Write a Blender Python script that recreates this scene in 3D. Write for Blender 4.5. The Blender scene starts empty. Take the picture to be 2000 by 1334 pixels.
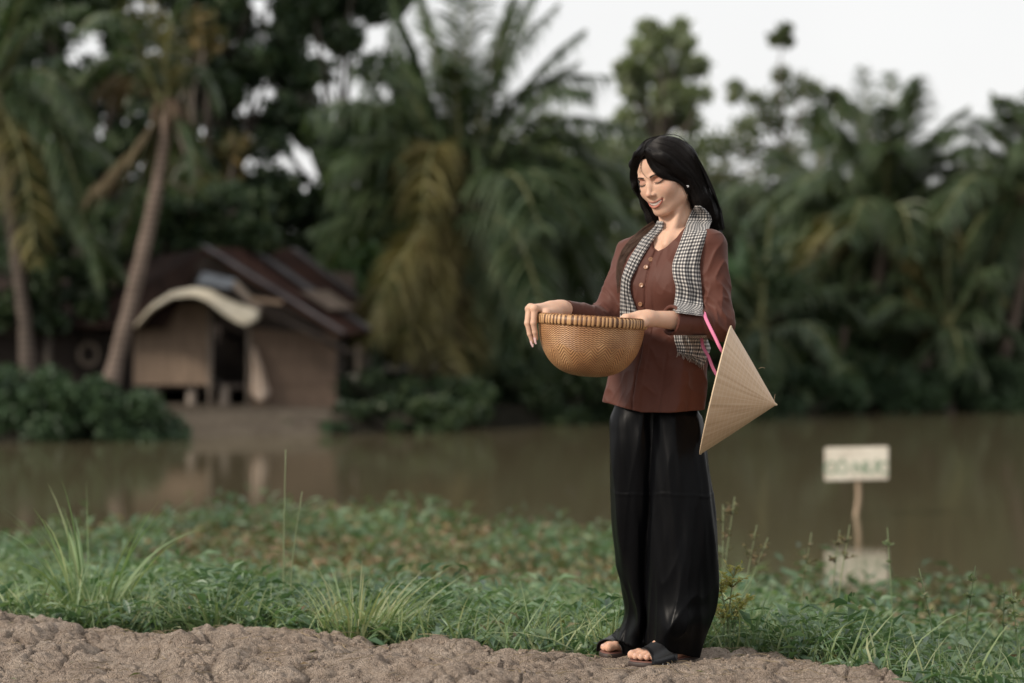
import bpy, bmesh, math, random
import numpy as np
from mathutils import Vector, Matrix
from mathutils.bvhtree import BVHTree

R = math.radians
rng = np.random.default_rng(11)
random.seed(5)
scene = bpy.context.scene

# ------------------------------------------------------------------ camera, sky, sun, exposure
CAM_Z = 1.0
FPX = 85.0 / 36.0 * 2000.0          # focal length in photo pixels
HZ = 640.0                          # row of the horizon in the photo
PY = 7.33                           # distance of the standing woman
cam_data = bpy.data.cameras.new('camera')
cam = bpy.data.objects.new('camera', cam_data)
scene.collection.objects.link(cam)
cam.location = (0, 0, CAM_Z)
cam.rotation_euler = (R(90), 0, 0)
cam_data.lens = 85
cam_data.sensor_width = 36
cam_data.shift_y = (HZ - 667.0) / 2000.0
cam_data.clip_end = 3000
cam_data.dof.use_dof = True
cam_data.dof.focus_distance = 7.2
cam_data.dof.aperture_fstop = 2.1
scene.camera = cam

SUN = Vector((-0.86, -0.50, 0.56)).normalized()
world = bpy.data.worlds.new('World')
scene.world = world
world.use_nodes = True
wn = world.node_tree
wn.nodes.clear()
w_out = wn.nodes.new('ShaderNodeOutputWorld')
w_bg = wn.nodes.new('ShaderNodeBackground')
w_sky = wn.nodes.new('ShaderNodeTexSky')
w_sky.sky_type = 'NISHITA'
w_sky.sun_disc = False
w_sky.sun_elevation = math.asin(SUN.z)
w_sky.sun_rotation = math.atan2(SUN.x, SUN.y)
w_sky.air_density = 1.0
w_sky.dust_density = 4.0
w_mix = wn.nodes.new('ShaderNodeMix')
w_mix.data_type = 'RGBA'
w_mix.inputs[0].default_value = 0.86       # thick white overcast over the clear sky
w_tc = wn.nodes.new('ShaderNodeTexCoord')
w_no = wn.nodes.new('ShaderNodeTexNoise')
w_no.inputs['Scale'].default_value = 2.2
w_no.inputs['Detail'].default_value = 5
w_cr = wn.nodes.new('ShaderNodeValToRGB')
w_cr.color_ramp.elements[0].position = 0.3
w_cr.color_ramp.elements[0].color = (9.0, 8.95, 8.9, 1)
w_cr.color_ramp.elements[1].position = 0.7
w_cr.color_ramp.elements[1].color = (10.4, 10.3, 10.15, 1)
wn.links.new(w_tc.outputs['Generated'], w_no.inputs['Vector'])
wn.links.new(w_no.outputs['Fac'], w_cr.inputs['Fac'])
wn.links.new(w_sky.outputs['Color'], w_mix.inputs[6])
wn.links.new(w_cr.outputs['Color'], w_mix.inputs[7])
wn.links.new(w_mix.outputs[2], w_bg.inputs['Color'])
w_bg.inputs['Strength'].default_value = 0.106
wn.links.new(w_bg.outputs[0], w_out.inputs[0])

sun_data = bpy.data.lights.new('sun', 'SUN')
sun_data.energy = 3.4
sun_data.angle = R(12)
sun_data.color = (1.0, 0.9, 0.78)
sun = bpy.data.objects.new('sun', sun_data)
scene.collection.objects.link(sun)
sun.rotation_euler = (-SUN).to_track_quat('-Z', 'Y').to_euler()

scene.view_settings.view_transform = 'Standard'
scene.view_settings.look = 'None'
scene.view_settings.gamma = 1
scene.view_settings.exposure = 0.08
scene.render.film_transparent = False
try:
    scene.cycles.use_denoising = True
    scene.cycles.max_bounces = 8
    scene.cycles.transparent_max_bounces = 8
    scene.cycles.diffuse_bounces = 3
    scene.cycles.glossy_bounces = 3
    scene.cycles.caustics_reflective = False
    scene.cycles.caustics_refractive = False
except Exception:
    pass

# ------------------------------------------------------------------ helpers
def at(px, py, Y):
    """world point seen at photo pixel (px, py) at distance Y"""
    return np.array([(px - 1000.0) / FPX * Y, Y, CAM_Z + (HZ - py) / FPX * Y])

def W(px, py, dy=0.0):
    return at(px, py, PY + dy)

def unit(v):
    v = np.asarray(v, float)
    return v / np.maximum(np.linalg.norm(v, axis=-1, keepdims=True), 1e-9)

def tag(o, label=None, cat=None, group=None, kind=None):
    if label: o['label'] = label
    if cat: o['category'] = cat
    if group: o['group'] = group
    if kind: o['kind'] = kind
    return o

def empty(name, loc=(0, 0, 0)):
    o = bpy.data.objects.new(name, None)
    scene.collection.objects.link(o)
    o.location = Vector([float(c) for c in loc])
    o.empty_display_size = 0.1
    return o

def build(name, V, F, mat, parent=None, smooth=True, uv=None, col=None):
    """link numpy geometry as one mesh object; F is a list of index arrays (n,3) / (n,4)"""
    V = np.asarray(V, np.float32).reshape(-1, 3)
    off = np.zeros(3)
    if parent is not None:
        off = np.array(parent.location)
        p = parent.parent
        while p is not None:
            off = off + np.array(p.location); p = p.parent
    me = bpy.data.meshes.new(name)
    F = [np.asarray(f, np.int32) for f in F if len(f)]
    nl = sum(f.size for f in F)
    npoly = sum(len(f) for f in F)
    me.vertices.add(len(V))
    me.vertices.foreach_set('co', (V - off.astype(np.float32)).ravel())
    me.loops.add(nl)
    li = np.concatenate([f.ravel() for f in F])
    me.loops.foreach_set('vertex_index', li)
    me.polygons.add(npoly)
    tot = np.concatenate([np.full(len(f), f.shape[1], np.int32) for f in F])
    st = np.concatenate([[0], np.cumsum(tot)[:-1]]).astype(np.int32)
    me.polygons.foreach_set('loop_start', st)
    me.polygons.foreach_set('loop_total', tot)
    me.polygons.foreach_set('use_smooth', np.full(npoly, smooth, bool))
    me.update(calc_edges=True)
    me.validate()
    if uv is not None:
        l = me.uv_layers.new(name='uv')
        l.data.foreach_set('uv', np.asarray(uv, np.float32)[li].ravel())
    if col is not None:
        a = me.color_attributes.new('tint', 'FLOAT_COLOR', 'POINT')
        c = np.ones((len(V), 4), np.float32); c[:, :3] = col
        a.data.foreach_set('color', c.ravel())
    if mat is not None:
        me.materials.append(mat)
    o = bpy.data.objects.new(name, me)
    scene.collection.objects.link(o)
    if parent is not None:
        o.parent = parent
    return o

class MB:
    """collects geometry for one mesh"""
    def __init__(self):
        self.V = []; self.F = []; self.UV = []; self.n = 0
    def add(self, V, F, uv=None):
        V = np.asarray(V, float).reshape(-1, 3)
        for f in F:
            f = np.asarray(f)
            if len(f): self.F.append(f + self.n)
        self.V.append(V); self.n += len(V)
        self.UV.append(np.zeros((len(V), 2)) if uv is None else np.asarray(uv, float))
    def box(self, lo, hi):
        lo = np.minimum(lo, hi); hi = np.maximum(lo, hi)
        x0, y0, z0 = lo; x1, y1, z1 = hi
        V = [(x0,y0,z0),(x1,y0,z0),(x1,y1,z0),(x0,y1,z0),(x0,y0,z1),(x1,y0,z1),(x1,y1,z1),(x0,y1,z1)]
        F = [(0,3,2,1),(4,5,6,7),(0,1,5,4),(1,2,6,5),(2,3,7,6),(3,0,4,7)]
        self.add(V, [np.array(F)])
    def slab(self, A, B, C, D, t):
        """quad A B C D given a thickness t (both sides of its plane)"""
        A, B, C, D = [np.asarray(p, float) for p in (A, B, C, D)]
        n = unit(np.cross(B - A, D - A)) * t / 2
        V = [p + s * n for s in (-1, 1) for p in (A, B, C, D)]
        F = [(0,3,2,1),(4,5,6,7),(0,1,5,4),(1,2,6,5),(2,3,7,6),(3,0,4,7)]
        self.add(V, [np.array(F)])
    def tube(self, P, r, n=8, cap=True):
        V, F, uv = tube_geo(P, r, n, cap)
        self.add(V, F, uv)
    def build(self, name, mat, parent=None, smooth=True):
        return build(name, np.concatenate(self.V), self.F, mat, parent, smooth, uv=np.concatenate(self.UV))

def tube_geo(P, r, n=8, cap=True):
    P = np.asarray(P, float); m = len(P)
    r = np.asarray(r, float)
    r = np.broadcast_to(r, (m,)) if r.ndim == 0 or len(r) == m else np.interp(np.linspace(0, 1, m), np.linspace(0, 1, len(r)), r)
    T = unit(np.gradient(P, axis=0))
    ref = np.array([0.0, 0.0, 1.0]) if abs(T[:, 2]).mean() < 0.9 else np.array([1.0, 0.0, 0.0])
    X = unit(np.cross(T, ref)); Y = np.cross(T, X)
    a = np.arange(n) / n * 2 * np.pi
    V = P[:, None] + r[:, None, None] * (X[:, None] * np.cos(a)[None, :, None] + Y[:, None] * np.sin(a)[None, :, None])
    V = V.reshape(-1, 3)
    i = np.arange(m - 1)[:, None] * n; j = np.arange(n)[None]; j2 = (j + 1) % n
    F = [np.stack([i + j, i + j2, i + n + j2, i + n + j], -1).reshape(-1, 4)]
    L = np.concatenate([[0], np.cumsum(np.linalg.norm(np.diff(P, axis=0), axis=1))])
    uv = np.stack([np.tile(np.arange(n) / n, m), np.repeat(L, n)], -1)
    if cap:
        V = np.concatenate([V, P[:1], P[-1:]])
        uv = np.concatenate([uv, [[0, 0], [0, L[-1]]]])
        jj = np.arange(n)
        F.append(np.stack([np.full(n, m * n), (jj + 1) % n, jj], -1))
        F.append(np.stack([np.full(n, m * n + 1), (m - 1) * n + jj, (m - 1) * n + (jj + 1) % n], -1))
    return V, F, uv

def strands_geo(P, r0, r1, n=3):
    """many thin tapered tubes at once: P (N, M, 3)"""
    N, M, _ = P.shape
    T = unit(np.gradient(P, axis=1))
    X = unit(np.cross(T, np.array([0.31, 0.22, 0.92]))); Y = np.cross(T, X)
    a = np.arange(n) / n * 2 * np.pi
    s = np.linspace(0, 1, M)
    r0 = np.broadcast_to(r0, (N,)); r1 = np.broadcast_to(r1, (N,))
    rr = (r0[:, None] + (r1 - r0)[:, None] * s[None] ** 1.5)[:, :, None, None]
    V = P[:, :, None] + rr * (X[:, :, None] * np.cos(a)[None, None, :, None] + Y[:, :, None] * np.sin(a)[None, None, :, None])
    b = (np.arange(N) * M * n)[:, None, None]
    i = (np.arange(M - 1) * n)[None, :, None]; j = np.arange(n)[None, None]; j2 = (j + 1) % n
    F = np.stack([b + i + j, b + i + j2, b + i + n + j2, b + i + n + j], -1).reshape(-1, 4)
    return V.reshape(-1, 3), [F]

def bez(pts, n):
    """smooth Catmull-Rom curve through the points"""
    P = np.asarray(pts, float)
    k = len(P)
    Q = np.concatenate([[2 * P[0] - P[1]], P, [2 * P[-1] - P[-2]]])
    t = np.linspace(0, k - 1, n); i = np.minimum(t.astype(int), k - 2); f = (t - i)[:, None]
    p0, p1, p2, p3 = Q[i], Q[i + 1], Q[i + 2], Q[i + 3]
    return 0.5 * ((2 * p1) + (-p0 + p2) * f + (2 * p0 - 5 * p1 + 4 * p2 - p3) * f ** 2 + (-p0 + 3 * p1 - 3 * p2 + p3) * f ** 3)

# ---- vectorised gradient noise
_perm = np.random.default_rng(3).permutation(256).astype(np.int32)
_perm = np.concatenate([_perm, _perm])
_g3 = unit(np.random.default_rng(4).normal(size=(256, 3)))
def noise(p):
    p = np.asarray(p, float)
    i = np.floor(p).astype(np.int64); f = p - i
    u = f * f * f * (f * (f * 6 - 15) + 10)
    i = i & 255
    out = 0
    for dx in (0, 1):
        for dy in (0, 1):
            for dz in (0, 1):
                h = _perm[_perm[_perm[(i[..., 0] + dx) & 255] + ((i[..., 1] + dy) & 255)] + ((i[..., 2] + dz) & 255)]
                g = _g3[h]
                d = g[..., 0] * (f[..., 0] - dx) + g[..., 1] * (f[..., 1] - dy) + g[..., 2] * (f[..., 2] - dz)
                w = (u[..., 0] if dx else 1 - u[..., 0]) * (u[..., 1] if dy else 1 - u[..., 1]) * (u[..., 2] if dz else 1 - u[..., 2])
                out = out + w * d
    return out * 1.6
def fbm(p, o=4):
    p = np.asarray(p, float); s = 0; a = 1.0
    for k in range(o):
        s = s + a * noise(p * 2 ** k + 17.3 * k); a *= 0.5
    return s
def worley(x, y):
    """nearest and second nearest cell distance in 2-D"""
    xi = np.floor(x).astype(int); yi = np.floor(y).astype(int)
    d1 = np.full(x.shape, 9.0); d2 = np.full(x.shape, 9.0)
    for a in (-1, 0, 1):
        for b in (-1, 0, 1):
            h = _perm[_perm[(xi + a) & 255] + ((yi + b) & 255)]
            h2 = _perm[(h + 71) & 255]
            d = np.hypot(xi + a + h / 255.0 - x, yi + b + h2 / 255.0 - y)
            d2 = np.minimum(d2, np.maximum(d, d1)); d1 = np.minimum(d1, d)
    return d1, d2
def sstep(a, b, x):
    t = np.clip((x - a) / (b - a), 0, 1)
    return t * t * (3 - 2 * t)

# ------------------------------------------------------------------ materials
class NT:
    def __init__(self, name):
        self.m = bpy.data.materials.new(name); self.m.use_nodes = True
        self.t = self.m.node_tree; self.t.nodes.clear()
        self.out = self.n('ShaderNodeOutputMaterial')
        self.b = self.n('ShaderNodeBsdfPrincipled')
        self.t.links.new(self.b.outputs[0], self.out.inputs[0])
    def n(self, k, **kw):
        x = self.t.nodes.new(k)
        for a, b in kw.items(): setattr(x, a, b)
        return x
    def l(self, a, b): self.t.links.new(a, b)
    def ramp(self, src, stops):
        r = self.n('ShaderNodeValToRGB'); e = r.color_ramp.elements
        while len(e) < len(stops): e.new(0.5)
        for k, (p, c) in zip(e, stops):
            k.position = p; k.color = (*c, 1) if len(c) == 3 else c
        self.l(src, r.inputs['Fac']); return r.outputs['Color']
    def noise(self, scale, detail=4, rough=0.55, coord='Object', sc=None):
        c = self.n('ShaderNodeTexCoord'); x = self.n('ShaderNodeTexNoise')
        x.inputs['Scale'].default_value = scale; x.inputs['Detail'].default_value = detail
        x.inputs['Roughness'].default_value = rough
        src = c.outputs[coord]
        if sc:
            mp = self.n('ShaderNodeMapping'); mp.inputs['Scale'].default_value = sc
            self.l(src, mp.inputs['Vector']); src = mp.outputs[0]
        self.l(src, x.inputs['Vector']); return x.outputs['Fac']
    def bump(self, src, strength, dist, nrm=None):
        b = self.n('ShaderNodeBump'); b.inputs['Strength'].default_value = strength
        b.inputs['Distance'].default_value = dist
        self.l(src, b.inputs['Height'])
        if nrm is not None: self.l(nrm, b.inputs['Normal'])
        self.l(b.outputs[0], self.b.inputs['Normal']); return b.outputs[0]
    def math(self, op, a, b=None, c=None):
        x = self.n('ShaderNodeMath', operation=op)
        for i, v in enumerate((a, b, c)):
            if v is None: continue
            if isinstance(v, (int, float)): x.inputs[i].default_value = v
            else: self.l(v, x.inputs[i])
        return x.outputs[0]
    def mix(self, f, a, b, mode='MIX'):
        x = self.n('ShaderNodeMix', data_type='RGBA', blend_type=mode)
        for i, v in ((0, f), (6, a), (7, b)):
            if isinstance(v, (int, float)): x.inputs[i].default_value = v
            elif isinstance(v, tuple): x.inputs[i].default_value = (*v, 1)
            else: self.l(v, x.inputs[i])
        return x.outputs[2]
    def set(self, **kw):
        for k, v in kw.items():
            s = self.b.inputs[k.replace('_', ' ')]
            if isinstance(v, tuple): s.default_value = (*v, 1)
            elif isinstance(v, (int, float)): s.default_value = v
            else: self.l(v, s)
        return self

def leaf_mat(name, cols, rough=0.5, trans=0.25, spec=0.3):
    """foliage: colour varies leaf by leaf, part of the light passes through"""
    t = NT(name)
    g = t.n('ShaderNodeNewGeometry')
    c = t.ramp(g.outputs['Random Per Island'], [(i / max(1, len(cols) - 1), k) for i, k in enumerate(cols)])
    nz = t.noise(0.9, 3)
    v = t.ramp(nz, [(0.3, (0.7, 0.7, 0.72)), (0.7, (1.25, 1.22, 1.1))])
    c2 = t.mix(1.0, c, v, 'MULTIPLY')
    t.set(Base_Color=c2, Roughness=rough)
    t.b.inputs['Specular IOR Level'].default_value = spec
    tr = t.n('ShaderNodeBsdfTranslucent')
    t.l(t.mix(1.0, c2, (1.1, 1.25, 0.6), 'MULTIPLY'), tr.inputs['Color'])
    mx = t.n('ShaderNodeMixShader'); mx.inputs[0].default_value = trans
    t.l(t.b.outputs[0], mx.inputs[1]); t.l(tr.outputs[0], mx.inputs[2])
    t.l(mx.outputs[0], t.out.inputs[0])
    return t.m

def wood_mat(name, c0, c1, scale=6, sc=(1, 1, 0.15), rough=0.8, bump=0.4):
    t = NT(name)
    f = t.noise(scale, 6, 0.65, sc=sc)
    t.set(Base_Color=t.ramp(f, [(0.3, c0), (0.7, c1)]), Roughness=rough)
    t.bump(f, bump, 0.02)
    return t.m
# ================================================================== SETTING: ground and water
WATER_Z = -0.6
_ex = np.array([-40, -6, -3, -1.78, -.85, -.5, -.2, .27, .64, .8, .97, 1.04, 1.15, 1.6, 2.4, 6, 40.])
_ey = np.array([14, 10.2, 9.0, 8.40, 8.07, 7.87, 7.74, 7.46, 7.50, 7.58, 7.30, 7.06, 6.80, 6.2, 5.6, 4.5, 2.])
_sx = np.array([-60, -7.1, -5, -2.5, 0, 2, 5, 10, 60.])
_sy = np.array([33.4, 33.6, 35.5, 36.3, 39, 42, 45.6, 47, 47.5])
def y_edge(x): return np.interp(x, _ex, _ey) + 0.025 * noise(np.stack([x * 4, 0 * x, 0 * x + 2.2], -1))
def ground_base(x, y):
    s = y - y_edge(x)
    near = np.interp(s, [-30, -3, -0.6, -0.05, 0.22, 1.2, 5.0, 9, 14], [-0.25, -0.05, 0, 0, -0.13, -0.22, -0.5, -0.75, -1.1])
    t = y - np.interp(x, _sx, _sy)
    far = np.interp(t, [-12, -1.2, 0, 0.5, 3, 30, 400], [-1.1, -0.9, -0.62, -0.3, -0.2, 0.3, 6.0])
    return np.maximum(near, far), s
def ground_z(x, y):
    x = np.asarray(x, float); y = np.asarray(y, float)
    z, s = ground_base(x, y)
    return z + 0.03 * noise(np.stack([x * 0.7, y * 0.7, 0 * x], -1)) * (y > 8.5)

def dirt_relief(x, y, s):
    q = np.stack([x, y, 0 * x], -1)
    wx = x + 0.05 * noise(q * 5 + 9); wy = y + 0.05 * noise(q * 5 + 31)
    d1, d2 = worley(wx * 6.5, wy * 5.0); e1, e2 = worley(wx * 13, wy * 11); g1, g2 = worley(wx * 34 + 5, wy * 30)
    z = 0.018 * fbm(q * 1.9, 3) + 0.056 * (1 - .6 * sstep(-.45, -.05, s)) * np.sqrt(np.clip(1 - d1 * d1, 0, 1)) * (0.4 + 0.9 * sstep(-.5, .5, noise(q * 1.3 + 4)))
    z += 0.038 * np.sqrt(np.clip(1 - e1 * e1 * 1.3, 0, 1)) * sstep(-.4, .4, noise(q * 3 + 14)) + 0.012 * np.sqrt(np.clip(1 - g1 * g1 * 1.4, 0, 1)) * sstep(-.3, .5, noise(q * 4 + 24)) + 0.012 * fbm(q * 16, 4)
    z -= 0.024 * (1 - sstep(0.0, 0.08, d2 - d1)) * sstep(-.3, .2, noise(q * 2.3 + 40)) + 0.013 * (1 - sstep(0, .12, e2 - e1)) * sstep(-.3, .2, noise(q * 3.3 + 60)) + 0.006 * (1 - sstep(0, .14, g2 - g1)) * sstep(-.2, .3, noise(q * 5 + 70))
    # trodden flat where the woman stands
    foot = np.exp(-(((x - 0.415) / 0.25) ** 2 + ((y - 7.33) / 0.20) ** 2))
    z = z * (1 - 0.8 * foot) - 0.010 * foot - 0.040 * (1 - foot)
    return z * (1 - sstep(0.05, 0.4, s))

def make_ground():
    gx = np.concatenate([[-300, -120, -60, -35], np.arange(-26, -2.4, 0.35), np.arange(-2.3, 1.6, 0.0055), np.arange(1.7, 26, 0.35), [35, 60, 120, 300]])
    gy = np.concatenate([[-30, -10, 0, 3, 5, 5.8], np.arange(6.5, 8.8, 0.0055), np.arange(9.0, 60, 0.35), [70, 90, 130, 250, 500]])
    X, Y = np.meshgrid(gx, gy, indexing='ij')
    Z, s = ground_base(X, Y)
    Z = Z + 0.03 * noise(np.stack([X * 0.7, Y * 0.7, 0 * X], -1)) * (Y > 8.5)
    Z = Z + dirt_relief(X, Y, s)
    nx, ny = X.shape
    idx = np.arange(nx * ny).reshape(nx, ny)
    F = np.stack([idx[:-1, :-1], idx[1:, :-1], idx[1:, 1:], idx[:-1, 1:]], -1).reshape(-1, 4)
    dirt = 1 - sstep(0.0, 0.25, s)
    t = NT('ground_soil')
    at_ = t.n('ShaderNodeAttribute', attribute_name='tint')
    sep = t.n('ShaderNodeSeparateColor'); t.l(at_.outputs['Color'], sep.inputs[0])
    n1 = t.noise(5, 6, 0.65); n2 = t.noise(60, 5, 0.7); n3 = t.noise(240, 3, 0.7)
    dry = t.ramp(n1, [(0.28, (0.385, 0.302, 0.240)), (0.5, (0.515, 0.420, 0.342)), (0.72, (0.62, 0.525, 0.44))])
    dry = t.mix(0.55, dry, t.ramp(t.noise(14, 5, .7), [(0.32, (0.52, 0.49, 0.48)), (0.5, (1, 1, 1)), (0.7, (1.16, 1.12, 1.06))]), 'MULTIPLY')
    dry = t.mix(0.85, dry, t.ramp(n2, [(0.3, (0.66, 0.63, 0.60)), (0.7, (1.25, 1.25, 1.26))]), 'MULTIPLY')
    wet = t.ramp(n1, [(0.3, (0.05, 0.042, 0.03)), (0.7, (0.12, 0.10, 0.07))])
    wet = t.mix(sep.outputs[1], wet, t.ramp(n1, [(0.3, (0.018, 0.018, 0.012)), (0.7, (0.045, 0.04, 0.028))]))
    wet = t.mix(sep.outputs[2], wet, t.ramp(n1, [(0.3, (0.11, 0.09, 0.068)), (0.7, (0.22, 0.185, 0.145))]))
    t.set(Base_Color=t.mix(sep.outputs[0], wet, dry), Roughness=0.95)
    t.b.inputs['Specular IOR Level'].default_value = 0.15
    c = t.n('ShaderNodeTexCoord'); wob = t.n('ShaderNodeVectorMath', operation='MULTIPLY_ADD')
    nn = t.n('ShaderNodeTexNoise'); nn.inputs['Scale'].default_value = 30; t.l(c.outputs['Object'], nn.inputs['Vector'])
    t.l(nn.outputs['Color'], wob.inputs[0]); wob.inputs[1].default_value = (.03, .03, .03); t.l(c.outputs['Object'], wob.inputs[2])
    def crack(sc, wd):
        v = t.n('ShaderNodeTexVoronoi', feature='DISTANCE_TO_EDGE'); v.inputs['Scale'].default_value = sc; t.l(wob.outputs[0], v.inputs['Vector'])
        return t.ramp(v.outputs['Distance'], [(0, (0, 0, 0)), (wd, (1, 1, 1))])
    h = t.math('ADD', t.math('MULTIPLY', n2, 1.1), t.math('MULTIPLY', n3, 0.6))
    h = t.math('ADD', h, t.math('MULTIPLY', crack(38, .07), .5)); h = t.math('ADD', h, t.math('MULTIPLY', crack(95, .14), .35))
    t.bump(h, 1.0, 0.022)
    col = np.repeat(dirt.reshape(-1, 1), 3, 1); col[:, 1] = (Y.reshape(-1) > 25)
    mud = (1000 + X / np.maximum(Y, 1) * FPX); mud = ((mud > 318) & (mud < 665) & (Y > 35) & (Y < 39)).reshape(-1); col[mud, 1] = 0; col[:, 2] = mud
    o = build('ground', np.stack([X, Y, Z], -1), [F], t.m, smooth=True, col=col)
    tag(o, kind='structure')
    # water: a sheet with slight ripples
    t = NT('pond_water')
    c = t.n('ShaderNodeTexCoord'); mp = t.n('ShaderNodeMapping'); mp.inputs['Scale'].default_value = (1.0, 2.2, 1)
    t.l(c.outputs['Object'], mp.inputs['Vector'])
    w = t.n('ShaderNodeTexNoise'); w.inputs['Scale'].default_value = 3.0; w.inputs['Detail'].default_value = 4
    t.l(mp.outputs[0], w.inputs['Vector'])
    t.set(Base_Color=(0.105, 0.088, 0.052), Roughness=0.035, IOR=1.33)
    t.bump(w.outputs['Fac'], 0.055, 0.03)
    V = [(-120, 8, WATER_Z), (120, 8, WATER_Z), (120, 60, WATER_Z), (-120, 60, WATER_Z)]
    tag(build('pond_water', V, [np.array([[0, 1, 2, 3]])], t.m), kind='structure')
make_ground()

# ================================================================== ground cover, grass
M_CREEPER = leaf_mat('creeper_leaf', [(.068, .130, .076), (.100, .176, .102), (.142, .225, .134), (.220, .295, .190)], 0.40, 0.32, .5)
M_BLADE = leaf_mat('grass_blade', [(.13, .20, .10), (.17, .245, .13), (.22, .285, .155), (.30, .33, .19)], 0.5, 0.28)
M_PALE = leaf_mat('pale_grass', [(.16, .235, .13), (.22, .285, .165), (.28, .32, .195), (.34, .34, .22)], 0.5, 0.3)
M_DRY = leaf_mat('dry_leaf', [(.15, .105, .075), (.20, .145, .10), (.22, .15, .08), (.13, .15, .08), (.21, .19, .115), (.18, .18, .09)], 0.7, 0.2)
M_SEED = leaf_mat('seed_head', [(.40, .40, .14), (.48, .45, .17), (.42, .36, .17)], 0.6, 0.3)
M_STRAW = leaf_mat('straw', [(.22, .17, .11), (.30, .24, .16), (.16, .12, .08)], 0.7, 0.1)

def leaves_geo(P, D, L, Wd, droop=0.25, fold=0.25):
    """pointed leaves with a folded midrib: P base, D direction"""
    N = len(P); L = np.broadcast_to(L, (N,))[:, None]; Wd = np.broadcast_to(Wd, (N,))[:, None]
    up = np.array([0, 0, 1.0]); S = np.cross(D, up + 0.35 * rng.normal(size=(N, 3))); S = unit(S); Nn = np.cross(S, D)
    dz = np.array([0, 0, -1.0])
    m1 = P + D * L * 0.38; tip = P + D * L + dz * L * droop
    V = np.stack([P, m1 + S * Wd / 2 + Nn * Wd * fold, m1 - S * Wd / 2 + Nn * Wd * fold, m1 + dz * L * droop * .15, tip], 1).reshape(-1, 3)
    b = np.arange(N)[:, None] * 5
    F = np.concatenate([b + [0, 3, 1], b + [0, 2, 3], b + [3, 4, 1], b + [2, 4, 3]])
    return V, [F]

def blades_geo(P, D, B, L, Wd, k=5):
    """grass blades: start along D and bend towards B"""
    N = len(P); L = np.broadcast_to(L, (N,))[:, None]; Wd = np.broadcast_to(Wd, (N,))[:, None]
    S = unit(np.cross(D, unit(B + 0.2 * rng.normal(size=(N, 3)))) + 1e-6)
    Vs = []
    for i in range(k + 1):
        s = i / k
        c = P + D * L * s * (1 - 0.25 * s) + B * L * s * s
        w = Wd * (1 - s ** 1.8) * (0.55 + 0.9 * s * (1 - s)) + 0.0003
        Vs += [c - S * w / 2, c + S * w / 2]
    V = np.stack(Vs, 1).reshape(-1, 3)
    b = np.arange(N)[:, None] * (2 * (k + 1))
    F = np.concatenate([b + [2 * i, 2 * i + 1, 2 * i + 3, 2 * i + 2] for i in range(k)])
    return V, [F]

def rand_dirs(n, zlo=-0.1, zhi=0.9):
    a = rng.uniform(0, 2 * np.pi, n); z = rng.uniform(zlo, zhi, n); r = np.sqrt(np.clip(1 - z * z, 0.01, 1))
    return unit(np.stack([r * np.cos(a), r * np.sin(a), z], -1))

def field(n, y0, y1, pad=0.15):
    """random points in the wedge the camera can see, between two distances behind the bank edge"""
    y = np.sqrt(rng.uniform(y0 ** 2, y1 ** 2, n)); x = y * rng.uniform(-0.212 - pad * .2, 0.212 + pad * .2, n)
    return x, y

def far_limit(x, y):
    px = 1000 + x / y * FPX
    return np.interp(px, [-200, 0, 150, 400, 700, 900, 1150, 1300, 1450, 1700, 2200], [17.0, 17.2, 17.8, 19.8, 20.2, 19.0, 18.0, 15.6, 14.2, 14.0, 13.8])
def green_limit(x, y):
    px = 1000 + x / y * FPX
    return np.interp(px, [-200, 0, 300, 600, 1000, 1200, 1500, 1800, 2200], [13.6, 13.4, 12.6, 12.3, 11.9, 11.6, 11.4, 10.6, 10.4])

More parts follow.
